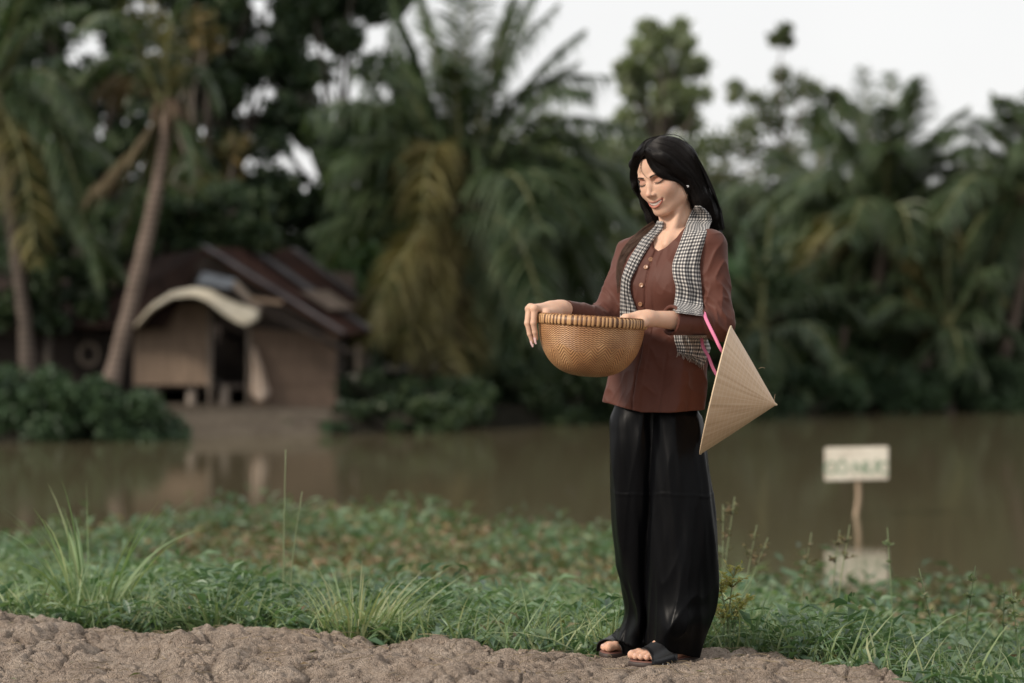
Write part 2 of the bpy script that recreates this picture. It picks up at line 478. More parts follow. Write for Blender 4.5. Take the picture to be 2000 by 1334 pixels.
def make_cover():
    cb = MB()
    # leafy stems of the creeper: each stem carries a handful of leaves
    def stems(n, y0, y1, h0, h1, lf, Lm, keep):
        x, y = field(n, y0, y1); s = y - y_edge(x)
        m = (s > 0.03) & (s < 12) & keep(x, y)
        x, y, s = x[m], y[m], s[m]
        clump = 0.62 + 0.75 * sstep(-.5, .6, noise(np.stack([x * 1.6, y * 1.6, 0 * x + 3], -1)))
        z = np.maximum(ground_z(x, y), WATER_Z)
        h = rng.uniform(h0, h1, len(x)) * clump * (0.45 + 0.55 * sstep(0.0, 0.5, s))
        for j in range(lf):
            f = (j + rng.uniform(0, 1, len(x))) / lf
            D = rand_dirs(len(x), -0.05, 0.85)
            P = np.stack([x, y, z + h * (0.12 + 0.88 * f)], -1) + rng.normal(size=(len(x), 3)) * [0.025, 0.025, 0.005]
            L = Lm * rng.uniform(0.55, 1.6, len(x))
            V, F = leaves_geo(P, D, L, L * rng.uniform(0.14, 0.32, len(x)))
            cb.add(V, F)
    green = lambda x, y: y < green_limit(x, y) + 0.9 * noise(np.stack([x * 1.2, y * .8, 0 * x], -1))
    stems(9500, 6.6, 9.6, 0.09, 0.24, 6, 0.068, green)
    stems(9000, 9.6, 14.5, 0.10, 0.24, 6, 0.075, green)
    stems(2500, 10.5, 17.8, 0.04, 0.17, 4, 0.085, lambda x, y: y < far_limit(x, y))
    # matted clumps out on the water
    mats = lambda x, y: (y < far_limit(x, y)) & (y > far_limit(x, y) - 2.6 + 1.3 * noise(np.stack([x * .9, y * .6, 0 * x + 8], -1))) & (noise(np.stack([x * 1.1, y * .7, 0 * x + 5], -1)) > -0.22)
    stems(5600, 13, 20.5, 0.05, 0.25, 5, 0.10, mats)
    o = cb.build('ground_cover', M_CREEPER); tag(o, 'low green creeper with pointed leaves covering the bank behind the dirt', 'ground cover', kind='stuff')
    # short grass blades among it
    x, y = field(46000, 6.6, 12.8); s = y - y_edge(x); m = (s > 0.0) & green(x, y); x, y = x[m], y[m]
    P = np.stack([x, y, ground_z(x, y)], -1); n = len(P)
    V, F = blades_geo(P, rand_dirs(n, 0.75, 1), rand_dirs(n, -0.5, 0.1) * rng.uniform(.1, .8, n)[:, None], rng.uniform(.10, .38, n), rng.uniform(.004, .012, n), 4)
    tag(build('short_grass', V, F, M_BLADE), 'short grass blades growing up through the green creeper', 'grass', kind='stuff')
    # dry stretch near the water
    db = MB()
    x, y = field(17000, 10.5, 20.4); m = (y > green_limit(x, y) - 1.2) & (y < far_limit(x, y)); x, y = x[m], y[m]; n = len(x)
    P = np.stack([x, y, np.maximum(ground_z(x, y), WATER_Z) + rng.uniform(0, .13, n)], -1)
    L = rng.uniform(.05, .13, n); V, F = leaves_geo(P, rand_dirs(n, -0.1, 0.8), L, L * .34); db.add(V, F)
    x, y = field(2200, 7.3, 11.5); m = (y - y_edge(x) > 0.05); x, y = x[m], y[m]; n = len(x)
    P = np.stack([x, y, ground_z(x, y) + rng.uniform(0.0, .17, n)], -1)
    L = rng.uniform(.03, .07, n); V, F = leaves_geo(P, rand_dirs(n, -0.1, 0.8), L, L * .3); db.add(V, F)
    tag(db.build('dry_leaves', M_DRY), 'brown and orange withered leaves between the grass and the water', 'dry plants', kind='stuff')
    # straw and twigs on the dirt
    n = 520; x = rng.uniform(-1.9, 1.3, n); y = rng.uniform(6.7, 8.4, n); s = y - y_edge(x); m = s < 0.02; x, y = x[m], y[m]; s = s[m]; n = len(x)
    z = ground_base(x, y)[0] + dirt_relief(x, y, s) + 0.004
    a = rng.uniform(0, np.pi, n); L = rng.uniform(.02, .11, n); tt = np.linspace(-.5, .5, 5)
    bend = rng.normal(size=n) * .25
    P = np.stack([x[:, None] + np.cos(a)[:, None] * L[:, None] * tt - np.sin(a)[:, None] * (bend * L)[:, None] * tt ** 2 * 2,
                  y[:, None] + np.sin(a)[:, None] * L[:, None] * tt + np.cos(a)[:, None] * (bend * L)[:, None] * tt ** 2 * 2,
                  z[:, None] + 0.006 * (0.25 - tt ** 2)[None] * 4], -1)
    zz = ground_base(P[..., 0], P[..., 1]); P[..., 2] = np.maximum(P[..., 2], zz[0] + dirt_relief(P[..., 0], P[..., 1], zz[1]) + .002)
    V, F = strands_geo(P, 0.0011, 0.0006)
    tag(build('straw_bits', V, F, M_STRAW), 'thin bits of straw and twig lying on the bare dirt', 'straw', kind='stuff')
    # fallen leaves on the dirt
    n = 70; x = rng.uniform(-1.9, 1.2, n); y = rng.uniform(6.7, 8.4, n); s = y - y_edge(x); m = s < -0.03; x, y, s = x[m], y[m], s[m]; n = len(x)
    z = ground_base(x, y)[0] + dirt_relief(x, y, s) + 0.006
    L = rng.uniform(.012, .045, n); V, F = leaves_geo(np.stack([x, y, z], -1), rand_dirs(n, -0.1, 0.3), L, L * rng.uniform(.25, .5, n), .1, .15)
    tag(build('leaf_litter', V, F, M_DRY), 'few small withered leaves fallen on the bare dirt', 'leaf litter', kind='stuff')
    # crumbs of earth
    n = 3600; x = rng.uniform(-2.0, 1.3, n); y = rng.uniform(6.6, 8.5, n); s = y - y_edge(x); m = s < 0.03; x, y, s = x[m], y[m], s[m]; n = len(x)
    z = ground_base(x, y)[0] + dirt_relief(x, y, s)
    r = 0.0022 + 0.0070 * rng.random(n) ** 5
    ico = np.array([(0, 0, 1), (.9, 0, .35), (.28, .85, .35), (-.72, .53, .35), (-.72, -.53, .35), (.28, -.85, .35), (.72, .53, -.4), (-.28, .85, -.4), (-.9, 0, -.4), (-.28, -.85, -.4), (.72, -.53, -.4), (0, 0, -1)])
    fi = np.array([(0,1,2),(0,2,3),(0,3,4),(0,4,5),(0,5,1),(1,6,2),(2,7,3),(3,8,4),(4,9,5),(5,10,1),(6,7,2),(7,8,3),(8,9,4),(9,10,5),(10,6,1),(6,11,7),(7,11,8),(8,11,9),(9,11,10),(10,11,6)])
    V = np.stack([x, y, z + r * .05], -1)[:, None] + ico[None] * r[:, None, None] * rng.uniform(.6, 1.25, (n, 12, 1)) * rng.uniform(.7, 1.2, (n, 1, 3))
    F = (np.arange(n)[:, None, None] * 12 + fi[None]).reshape(-1, 3)
    t = NT('earth_crumb'); t.set(Base_Color=t.ramp(t.noise(9, 3), [(.3, (.17, .13, .10)), (.7, (.27, .215, .17))]), Roughness=.95)
    tag(build('earth_crumbs', V, [F], t.m), 'loose crumbs of dry earth on the dirt mound', 'earth', kind='stuff')
make_cover()

def tuft(name, label, px, py, Y, n, h, spread, mat, group=None, wid=.008, bend=(.15, .9), lean=0.0, cat='grass'):
    """one clump of grass rooted at a spot of the bank"""
    c = at(px, py, Y); gz = ground_z(c[0], c[1])
    a = rng.uniform(0, 2 * np.pi, n); rr = spread * np.sqrt(rng.random(n)) * .35
    P = np.stack([c[0] + rr * np.cos(a), c[1] + rr * np.sin(a), np.full(n, float(gz) - .02)], -1)
    out = np.stack([np.cos(a), np.sin(a), 0 * a], -1)
    D = unit(np.array([lean, 0, 1.0]) + out * rng.uniform(.02, .35, n)[:, None])
    B = (out + np.array([lean, 0, 0])) * rng.uniform(*bend, n)[:, None] * .5 + np.array([0, 0, -1]) * (rng.uniform(*bend, n)[:, None] ** 2) * .45
    V, F = blades_geo(P, D, B, h * rng.uniform(.45, 1.1, n), wid * rng.uniform(.6, 1.2, n), 7)
    o = build(name, V, F, mat)
    return tag(o, label, cat, group)

def seed_stalks(name, label, stalks, mat_stem, mat_head, group=None, branch=9, blen=.035, cat='weed'):
    """thin stems with a branching seed head; stalks: list of (root px, py, Y, tip px, tip py)"""
    root = empty(name, at(*stalks[0][:3])); tag(root, label, cat, group)
    for (px, py, Y, tx, ty) in stalks:
        sb = MB(); hb = MB()
        c = at(px, py, Y); c[2] = float(ground_z(c[0], c[1])) - .01; t_ = at(tx, ty, Y + rng.uniform(-.05, .05))
        mid = (c + t_) / 2 + np.array([-(t_ - c)[0] * .25, 0, .02])
        P = bez([c, mid, t_], 9); V, F, uv = tube_geo(P, np.linspace(.0034, .0016, 9), 4); sb.add(V, F)
        for k in range(branch):
            f = 1 - rng.uniform(0, .28); q = P[int(f * 8)]
            d = unit(rand_dirs(1, .1, .9)[0]) * blen * rng.uniform(.5, 1.3)
            V, F, uv = tube_geo(bez([q, q + d * .6 + [0, 0, .004], q + d], 4), [.0019, .0017, .0015, .001], 3); hb.add(V, F)
            for j in range(5):
                b = q + d * rng.uniform(.45, 1); e = unit(rand_dirs(1, 0, .9)[0]) * .011
                V, F = leaves_geo(b[None], unit(e)[None], .021, .009, .1); hb.add(V, F)
        st = sb.build('stem', mat_stem, root)
        if hb.n: hb.build('seed_head', mat_head, st)

tuft('tall_grass_tuft', 'tall upright grass tuft with long arching blades at the left of the bank', 175, 1120, 8.75, 62, .80, .18, M_BLADE, wid=.023, bend=(.02, .85))
tuft('pale_grass_clump', 'broad pale grass clump fanning out on the edge of the dirt', 700, 1215, 8.02, 260, .46, .28, M_PALE, wid=.012, bend=(.15, 1.1), lean=.15)
tuft('wispy_grass_clump', 'wispy yellow green grass clump just left of the black trousers', 1190, 1230, 7.62, 80, .40, .14, M_PALE, wid=.007, bend=(.05, .6))
tuft('thin_grass_tuft', 'thin bright grass tuft at the corner of the dirt mound', 1610, 1240, 7.62, 70, .34, .15, M_BLADE, wid=.008, bend=(.05, .6))
tuft('low_grass_clump', 'low spreading grass clump left of the broad pale clump', 560, 1190, 8.2, 80, .30, .28, M_BLADE, wid=.010, bend=(.3, 1.2))
tuft('small_grass_tuft', 'small grass tuft behind the sandals beside the mound', 1420, 1230, 7.75, 40, .24, .16, M_PALE, wid=.006)
tuft('dark_grass_tuft', 'dark grass tuft in the lower right corner', 1830, 1290, 7.25, 46, .26, .2, M_BLADE, wid=.007)
tuft('upright_grass_tuft', 'narrow upright grass tuft under the pond sign', 1690, 1180, 8.3, 30, .30, .12, M_BLADE, wid=.008, bend=(.02, .4))
tuft('leaning_grass_tuft', 'grass tuft leaning right near the left frame edge', 40, 1150, 8.9, 34, .24, .2, M_BLADE, lean=.2)
tuft('arching_grass_clump', 'grass clump with blades arching left between the tall tuft and the broad pale clump', 420, 1195, 8.25, 90, .36, .24, M_BLADE, wid=.011, bend=(.2, 1.0), lean=-.1)
tuft('slender_grass_tuft', 'slender pale grass tuft far back in the creeper near the single stalk', 610, 1140, 8.9, 34, .40, .14, M_PALE, wid=.009, bend=(.02, .5))
tuft('bent_grass_tuft', 'bent grass tuft just right of the broad pale clump', 850, 1215, 7.95, 60, .30, .22, M_BLADE, wid=.009, bend=(.3, 1.2), lean=.2)
seed_stalks('single_grass_stalk', 'single tall thin stalk rising above the bank into the water', [(553, 1130, 8.9, 558, 878), (565, 1130, 8.9, 590, 960)], M_PALE, M_PALE, branch=0)
seed_stalks('flowering_sedge', 'yellow flowering sedge with feathery heads right of the trousers', [(1420, 1225, 7.6, 1436, 1105), (1425, 1225, 7.62, 1405, 1140), (1430, 1226, 7.6, 1452, 1165), (1415, 1220, 7.6, 1412, 1185), (1420, 1220, 7.64, 1440, 1190)], M_PALE, M_SEED, branch=16, blen=.05)
seed_stalks('seeding_weed', 'tall seeding weed with loose pale heads right of the knees', [(1408, 1190, 9.2, 1435, 970), (1412, 1190, 9.2, 1412, 985), (1450, 1180, 9.2, 1478, 1025), (1445, 1180, 9.2, 1500, 1050)], M_PALE, M_DRY, branch=8, blen=.05)
seed_stalks('brown_seeding_weed', 'brown topped weed stalks below the pond sign', [(1560, 1170, 9.4, 1585, 1040), (1620, 1170, 9.4, 1640, 1035), (1630, 1170, 9.3, 1660, 1025)], M_PALE, M_DRY, branch=8, blen=.04)
seed_stalks('arching_grass_stalk', 'arching seed stalks of grass at the right frame edge', [(1880, 1240, 8.0, 1905, 1105), (1960, 1230, 8, 1962, 1140), (1830, 1220, 8, 1795, 1110), (1990, 1260, 7.8, 1975, 1150)], M_BLADE, M_PALE, branch=10, blen=.02)
seed_stalks('dark_reed', 'dark single reed stem standing right of the sign post', [(1745, 1160, 9.0, 1733, 1030)], M_BLADE, M_BLADE, branch=4, blen=.02)

# a root breaking out of the dirt
def make_root():
    b = MB()
    for dx, sc in ((0, 1), (12, .7), (-9, .6)):
        pts = []
        for (px, Y) in ((1000, 7.02), (985, 6.95), (952, 6.86), (940, 6.78), (935, 6.70)):
            x = (px + dx - 1000) / FPX * Y; s = Y - y_edge(np.array([x]))
            z = ground_base(np.array([x]), np.array([Y]))[0] + dirt_relief(np.array([x]), np.array([Y]), s)
            pts.append([x, Y, float(z[0]) + .006 * sc])
        b.tube(bez(pts, 24), np.linspace(.005, .008, 24) * sc, 7)
    tag(b.build('dry_root', wood_mat('root_bark', (.12, .09, .065), (.26, .20, .15), 40)), 'bent dry root lying over the dirt mound', 'root')
make_root()

# ================================================================== sign in the water
def make_sign():
    Y = 20.6
    root = empty('pond_sign', at(1673, 1007, Y)); tag(root, 'small pale board on a post standing in the pond with faded green lettering', 'sign')
    m_board = NT('sign_board'); m_board.set(Base_Color=m_board.ramp(m_board.noise(5, 4), [(.35, (.55, .50, .42)), (.65, (.70, .66, .57))]), Roughness=.7)
    m_ink = NT('sign_paint'); m_ink.set(Base_Color=m_ink.ramp(m_ink.noise(9, 4), [(.3, (.16, .25, .16)), (.7, (.32, .38, .29))]), Roughness=.7)
    a, b_ = at(1610, 874, Y), at(1734, 939, Y)
    mb = bmesh.new(); bmesh.ops.create_cube(mb, size=1)
    for v in mb.verts:
        v.co = Vector(((a[0] + b_[0]) / 2 + v.co.x * (b_[0] - a[0]), Y - .03 + v.co.y * .02, (a[2] + b_[2]) / 2 + v.co.z * (a[2] - b_[2])))
    bmesh.ops.bevel(mb, geom=mb.edges[:], offset=.006, segments=2, affect='EDGES')
    V = np.array([v.co[:] for v in mb.verts]); F4 = [[v.index for v in f.verts] for f in mb.faces]
    V[:, 2] += (V[:, 0] - a[0]) / (b_[0] - a[0]) * .012
    build('board', V, [np.array([f for f in F4 if len(f) == 4]), np.array([f for f in F4 if len(f) == 3])] if any(len(f) == 3 for f in F4) else [np.array(F4)], m_board.m, root, smooth=False)
    cu = bpy.data.curves.new('words', 'FONT'); cu.body = 'C\u00d3 N\u01afC'; cu.size = .145; cu.extrude = .002; cu.align_x = 'CENTER'; cu.offset = .004; cu.space_character = .92
    o = bpy.data.objects.new('words', cu); scene.collection.objects.link(o)
    bpy.context.view_layer.update()
    me = bpy.data.meshes.new_from_object(o.evaluated_get(bpy.context.evaluated_depsgraph_get()))
    bpy.data.objects.remove(o)
    me.materials.clear(); me.materials.append(m_ink.m)
    L = bpy.data.objects.new('lettering', me); scene.collection.objects.link(L); L.parent = root
    p = at(1671, 924, Y); L.location = Vector((p[0], Y - .0425, p[2])) - root.location; L.rotation_euler = (R(90), 0, 0)
    pb = MB(); P = [at(1676, 874, Y), at(1676, 940, Y), at(1677, 970, Y), at(1673, 1000, Y), at(1672, 1007, Y), at(1668, 1060, Y)]
    pb.tube(bez(P, 16), .021, 8); pb.build('post', wood_mat('sign_post', (.25, .18, .12), (.40, .31, .22), 9), root)
make_sign()
# ================================================================== plants beyond the water
M_PALM = leaf_mat('palm_leaflet', [(.036, .062, .036), (.056, .09, .046), (.08, .116, .058), (.12, .15, .082)], 0.42, 0.28, .45)
M_PALM_Y = leaf_mat('yellowing_palm_leaflet', [(.10, .10, .04), (.16, .145, .06), (.21, .185, .08), (.14, .115, .055)], 0.5, 0.25)
M_PALM_DRY = leaf_mat('dry_palm_leaflet', [(.10, .072, .045), (.15, .115, .075), (.11, .095, .055)], 0.6, 0.2)
M_DARKLEAF = leaf_mat('dark_tree_leaf', [(.022, .042, .024), (.036, .062, .033), (.052, .082, .042), (.075, .10, .05)], 0.45, 0.25)
M_MIDLEAF = leaf_mat('mid_tree_leaf', [(.075, .10, .062), (.10, .13, .075), (.125, .155, .085), (.165, .175, .10)], 0.5, 0.35)
M_FARLEAF = leaf_mat('far_tree_leaf', [(.17, .21, .14), (.20, .24, .16), (.23, .265, .18), (.26, .28, .20)], 0.6, 0.4)
M_YLEAF = leaf_mat('yellow_tree_leaf', [(.05, .062, .028), (.10, .085, .035), (.15, .105, .04), (.06, .075, .035)], 0.5, 0.2)
M_BANANA = leaf_mat('banana_leaf', [(.05, .095, .055), (.065, .12, .07), (.09, .15, .085)], 0.4, 0.3)
M_BUSH = leaf_mat('bush_leaf', [(.034, .064, .036), (.05, .088, .048), (.068, .11, .06)], 0.45, 0.2)
M_RIB = wood_mat('palm_midrib', (.13, .14, .06), (.22, .215, .10), 4)
M_BARK = wood_mat('tree_bark', (.045, .035, .028), (.11, .09, .07), 5)
def palm_bark(name, c0, c1):
    t = NT(name); g = t.n('ShaderNodeTexWave', wave_type='BANDS', bands_direction='Z'); c = t.n('ShaderNodeTexCoord')
    g.inputs['Scale'].default_value = 3.0; g.inputs['Distortion'].default_value = 2.5; g.inputs['Detail'].default_value = 3
    t.l(c.outputs['Object'], g.inputs['Vector'])
    f = t.mix(.6, g.outputs['Color'], t.ramp(t.noise(4, 5), [(.3, (0, 0, 0)), (.7, (1, 1, 1))]))
    t.set(Base_Color=t.ramp(f, [(.1, c0), (.9, c1)]), Roughness=.9); t.bump(g.outputs['Fac'], .5, .02)
    return t.m
M_PBARK = palm_bark('coconut_bark', (.085, .062, .048), (.19, .145, .118))
M_PBARK2 = palm_bark('dark_coconut_bark', (.045, .035, .028), (.105, .082, .066))
M_HUSK = wood_mat('palm_fibre', (.06, .04, .028), (.15, .10, .06), 7)

def frond_geo(P, wl, nl=46, droop=.55, wid=.070):
    """palm frond: leaflets in two rows along the rachis P; returns rachis and leaflet geometry"""
    nl = int(nl * 1.7); wl = wl * 1.15
    n = 28; C = bez(P, n)
    s = np.linspace(.10, .995, nl); ci = s * (n - 1); i0 = np.minimum(ci.astype(int), n - 2); fr = (ci - i0)[:, None]
    B = C[i0] * (1 - fr) + C[i0 + 1] * fr
    T = unit(C[i0 + 1] - C[i0])
    up = np.array([0, 0, 1.0]); S = np.cross(T, up); ln = np.linalg.norm(S, axis=1, keepdims=True)
    S = np.where(ln > .25, S / np.maximum(ln, 1e-6), unit(S + np.array([.9, .25, 0])))
    mb = MB()
    prof = np.sin(np.pi * (0.12 + 0.86 * s)) ** .6
    for sd in (-1, 1):
        L = wl * prof * rng.uniform(.8, 1.15, nl)
        D = unit(S * sd * rng.uniform(.55, 1.0, nl)[:, None] + T * rng.uniform(.45, .8, nl)[:, None] + up * rng.uniform(-.1, .35, nl)[:, None])
        V, F = blades_geo(B, D, np.array([0, 0, -1.0]) * (droop * rng.uniform(.5, 1.3, nl))[:, None], L, wid * rng.uniform(.7, 1.2, nl), 4)
        mb.add(V, F)
    rg = tube_geo(C, np.linspace(.040, .008, n), 5)
    return rg, mb

def palm(name, label, Y, crown, trunk_px, fronds, trunk_r, bark, group, extra=0, wl=.62, yl=(), dryf=(), ymix=M_PALM_Y, fibre=True, nl=46, xl=1.0):
    """crown and fronds are given by where they are seen; depth of a frond is its own"""
    c = at(crown[0], crown[1], Y)
    tp = [at(x, y, Y) for x, y in trunk_px]
    base = tp[-1].copy(); base[2] = float(ground_z(base[0], base[1])) - .05; tp[-1] = base
    root = empty(name, base); tag(root, label, 'palm tree', group)
    b = MB(); P = bez(tp, 26); rr = np.interp(np.linspace(0, 1, 26), [0, .2, .8, 1], [.85, .9, 1.1, 1.7]) * trunk_r
    b.tube(P, rr * (1 + .05 * np.sin(np.arange(26) * 2.1)), 12); b.build('trunk', bark, root)
    allf = [(cx, cy, tx, ty, k) for k, (cx, cy, tx, ty) in enumerate(fronds)]
    for k, (cx, cy, tx, ty, kk) in enumerate(allf):
        dyt = rng.uniform(-1.1, 1.1) if kk not in yl else -1.5
        P = [c + rng.normal(size=3) * .05, at(cx, cy, Y + dyt * .5), at(tx, ty, Y + dyt)]
        mid = .5 * (P[0] + P[1]) + (P[1] - .5 * (P[0] + P[2])) * .18; mid2 = .5 * (P[1] + P[2]) + (P[1] - .5 * (P[0] + P[2])) * .18
        rg, mb = frond_geo([P[0], mid, P[1], mid2, P[2]], wl * rng.uniform(.85, 1.15), nl)
        mt = ymix if kk in yl else (M_PALM_DRY if kk in dryf else M_PALM)
        fo = mb.build('frond', mt, root); build('midrib', rg[0], rg[1], M_RIB, fo)
    for k in range(extra):
        a = rng.uniform(0, 2 * np.pi); e = rng.uniform(-.3, 1.35); Lf = rng.uniform(2.4, 3.4) * xl
        d = np.array([np.cos(a) * np.cos(e), np.sin(a) * np.cos(e), np.sin(e)])
        P0 = c + rng.normal(size=3) * .05; P1 = P0 + d * Lf * .55; P2 = P0 + d * Lf * .9 + np.array([0, 0, -1]) * Lf * .35 * np.cos(e)
        rg, mb = frond_geo([P0, P1, P2], wl * rng.uniform(.8, 1.1), nl); fo = mb.build('frond', M_PALM, root); build('midrib', rg[0], rg[1], M_RIB, fo)
    if fibre:
        fb = MB()
        for k in range(16):
            a = rng.uniform(0, 2 * np.pi); q = c + np.array([np.cos(a), np.sin(a), 0]) * trunk_r * .8
            fb.tube(bez([q + [0, 0, .15], q + np.array([np.cos(a), np.sin(a), 0]) * .14 + [0, 0, -.02], q + np.array([np.cos(a), np.sin(a), 0]) * .16 + [0, 0, -.35 * rng.uniform(.5, 1.2)]], 6), [.05, .05, .045, .04, .03, .01], 5)
        fb.build('husk', M_HUSK, root)
    return root

palm('leaning_coconut_palm', 'leaning coconut palm with grey trunk and sparse browning crown in front of the hut', 36.4, (330, 215),
     [(328, 220), (318, 300), (300, 400), (268, 540), (228, 700), (205, 760)],
     [(305, 60, 240, -60), (240, 40, 150, 60), (235, 110, 130, 190), (375, 140, 430, 200), (270, 290, 140, 420), (290, 320, 230, 480), (330, 60, 380, -40), (370, 260, 385, 370), (262, 150, 200, 190)],
     .105, M_PBARK, 'coconut palms beyond the water', yl=(0,), dryf=(4, 8), wl=.62, nl=36)
palm('edge_coconut_palm', 'coconut palm at the left frame edge with hanging fronds and thin trunk', 37.2, (-20, 190),
     [(-15, 195), (5, 300), (25, 450), (45, 600), (62, 720)],
     [(60, 200, 150, 330), (90, 140, 190, 250), (70, 260, 110, 430), (40, 300, 70, 520), (120, 330, 200, 560), (20, 60, 60, -60), (60, 60, 170, 10), (90, 190, 235, 330), (60, 380, 30, 640), (110, 260, 170, 470), (-80, 80, -170, 60), (-90, 200, -180, 330), (150, 420, 250, 560), (40, 250, 10, 450), (-40, 320, -80, 500)],
     .10, M_PBARK2, 'coconut palms beyond the water', yl=(3,), dryf=(), wl=.72)
palm('spreading_coconut_palm', 'large coconut palm with spreading crown and drooping yellow fronds left of the woman', 41, (905, 400),
     [(905, 405), (900, 500), (890, 620), (872, 750), (868, 800)],
     [(935, 200, 1010, -30), (870, 190, 815, -20), (955, 170, 1090, 10), (905, 170, 930, -60), (1000, 190, 1190, 150), (1050, 240, 1250, 260), (1085, 265, 1200, 400), (1060, 370, 1240, 440), (1075, 440, 1170, 620), (885, 560, 872, 750), (800, 480, 700, 670), (750, 410, 610, 450), (770, 330, 620, 290), (800, 260, 690, 130), (850, 285, 820, 450), (925, 280, 1000, 420), (970, 540, 1030, 720), (1000, 310, 1130, 330), (840, 500, 790, 700), (1010, 470, 1060, 640), (980, 230, 1130, 120), (860, 260, 760, 60), (1080, 330, 1220, 330), (930, 560, 950, 760), (900, 150, 870, -70), (985, 120, 1060, -60), (830, 160, 770, 0), (1020, 180, 1140, 60), (760, 370, 650, 380)],
     .17, M_PBARK2, 'coconut palms beyond the water', extra=30, yl=(9, 10, 18, 14), ymix=M_PALM_Y, wl=1.0, nl=60, xl=1.28)
palm('coconut_palm_with_dark_heart', 'full coconut palm with dark heart and slim brown trunk right of the woman', 48, (1730, 430),
     [(1730, 435), (1722, 520), (1712, 640), (1700, 760), (1697, 790)],
     [(1705, 280, 1685, 130), (1660, 300, 1600, 200), (1770, 270, 1800, 150), (1810, 280, 1890, 210), (1820, 340, 1900, 350), (1640, 420, 1550, 540), (1690, 500, 1665, 640), (1650, 470, 1610, 600), (1850, 430, 1965, 590), (1800, 500, 1850, 650), (1640, 350, 1520, 380), (1770, 480, 1790, 640), (1740, 280, 1740, 140), (1690, 330, 1640, 240), (1830, 390, 1960, 440), (1620, 390, 1500, 470), (1780, 320, 1850, 260)],
     .16, M_PBARK2, 'coconut palms beyond the water', extra=24, yl=(5, 8, 9), wl=.95, nl=54, xl=1.05)
palm('slanting_coconut_palm', 'coconut palm with a slanting pale trunk at the right frame edge', 47, (2010, 380),
     [(2010, 385), (2005, 470), (1985, 600), (1955, 715), (1945, 760)],
     [(1960, 280, 1910, 230), (1990, 250, 1960, 190), (1930, 340, 1850, 370), (1920, 420, 1860, 540), (1950, 470, 1900, 640), (2080, 300, 2150, 250), (2090, 420, 2170, 560), (1940, 300, 1870, 290), (2020, 240, 2030, 170), (1970, 450, 1940, 560)],
     .12, M_PBARK, 'coconut palms beyond the water', extra=18, wl=.92)
palm('low_nipa_palm', 'low bushy palm with blue green fronds behind the conical hat', 45.5, (1490, 640),
     [(1490, 640), (1492, 700), (1493, 760)],
     [(1470, 500, 1420, 400), (1520, 520, 1580, 440), (1440, 540, 1370, 480), (1550, 580, 1650, 560), (1430, 600, 1360, 640), (1560, 640, 1650, 720), (1500, 480, 1510, 390), (1460, 560, 1400, 560), (1530, 560, 1620, 490), (1450, 660, 1400, 760), (1540, 680, 1590, 780)],
     .12, M_PBARK2, 'low palms on the far bank', yl=(), wl=.62, fibre=False, extra=12, xl=.8)
palm('low_feathery_palm', 'low feathery palm under the dark hearted coconut palm', 46.5, (1600, 700),
     [(1600, 700), (1600, 740), (1600, 775)],
     [(1570, 600, 1540, 520), (1640, 600, 1680, 520), (1560, 660, 1500, 650), (1650, 660, 1720, 650), (1600, 600, 1610, 500), (1560, 710, 1520, 770), (1650, 710, 1700, 770)],
     .1, M_PBARK2, 'low palms on the far bank', wl=.58, fibre=False, extra=10, xl=.65)

palm('feathery_bank_palm', 'feathery palm between the low palms and the slanting trunk on the right', 46.3, (1850, 640),
     [(1850, 640), (1850, 700), (1852, 770)],
     [(1820, 540, 1780, 470), (1880, 540, 1920, 470), (1800, 610, 1740, 620), (1900, 610, 1950, 640), (1850, 520, 1855, 440), (1810, 670, 1770, 730), (1895, 680, 1930, 740)],
     .1, M_PBARK2, 'low palms on the far bank', wl=.6, fibre=False, extra=9, xl=.7)
palm('tall_back_palm', 'coconut palm behind and left of the dark hearted one, partly hidden', 51, (1600, 430),
     [(1600, 435), (1598, 600), (1595, 790)],
     [(1560, 320, 1500, 300), (1640, 320, 1690, 290), (1540, 400, 1460, 430), (1650, 410, 1700, 470), (1600, 300, 1590, 230), (1560, 480, 1510, 570), (1640, 500, 1660, 600)],
     .13, M_PBARK2, 'coconut palms beyond the water', wl=.85, extra=12)
# ---------------------------------------------------------------- broadleaf trees
def leafquads(C, rad, n, size):
    """n leaves around every clump centre"""
    C = np.repeat(C, n, 0); r = np.repeat(np.broadcast_to(rad, (len(C) // n,)), n)
    d = unit(rng.normal(size=C.shape)) * (rng.random(len(C)) ** .45)[:, None] * r[:, None] * [1, 1, .82]
    P = C + d
    A = unit(rng.normal(size=P.shape) + [0, 0, -.35]); Bv = unit(np.cross(A, rng.normal(size=P.shape) + [0, 0, .8]))
    s = size * rng.uniform(.6, 1.3, len(P))[:, None]
    V = np.stack([P - A * s * .55, P + Bv * s * .30 - A * s * .05, P + A * s * .6, P - Bv * s * .30 - A * s * .05], 1).reshape(-1, 3)
    F = np.arange(len(P) * 4).reshape(-1, 4)
    return V, F

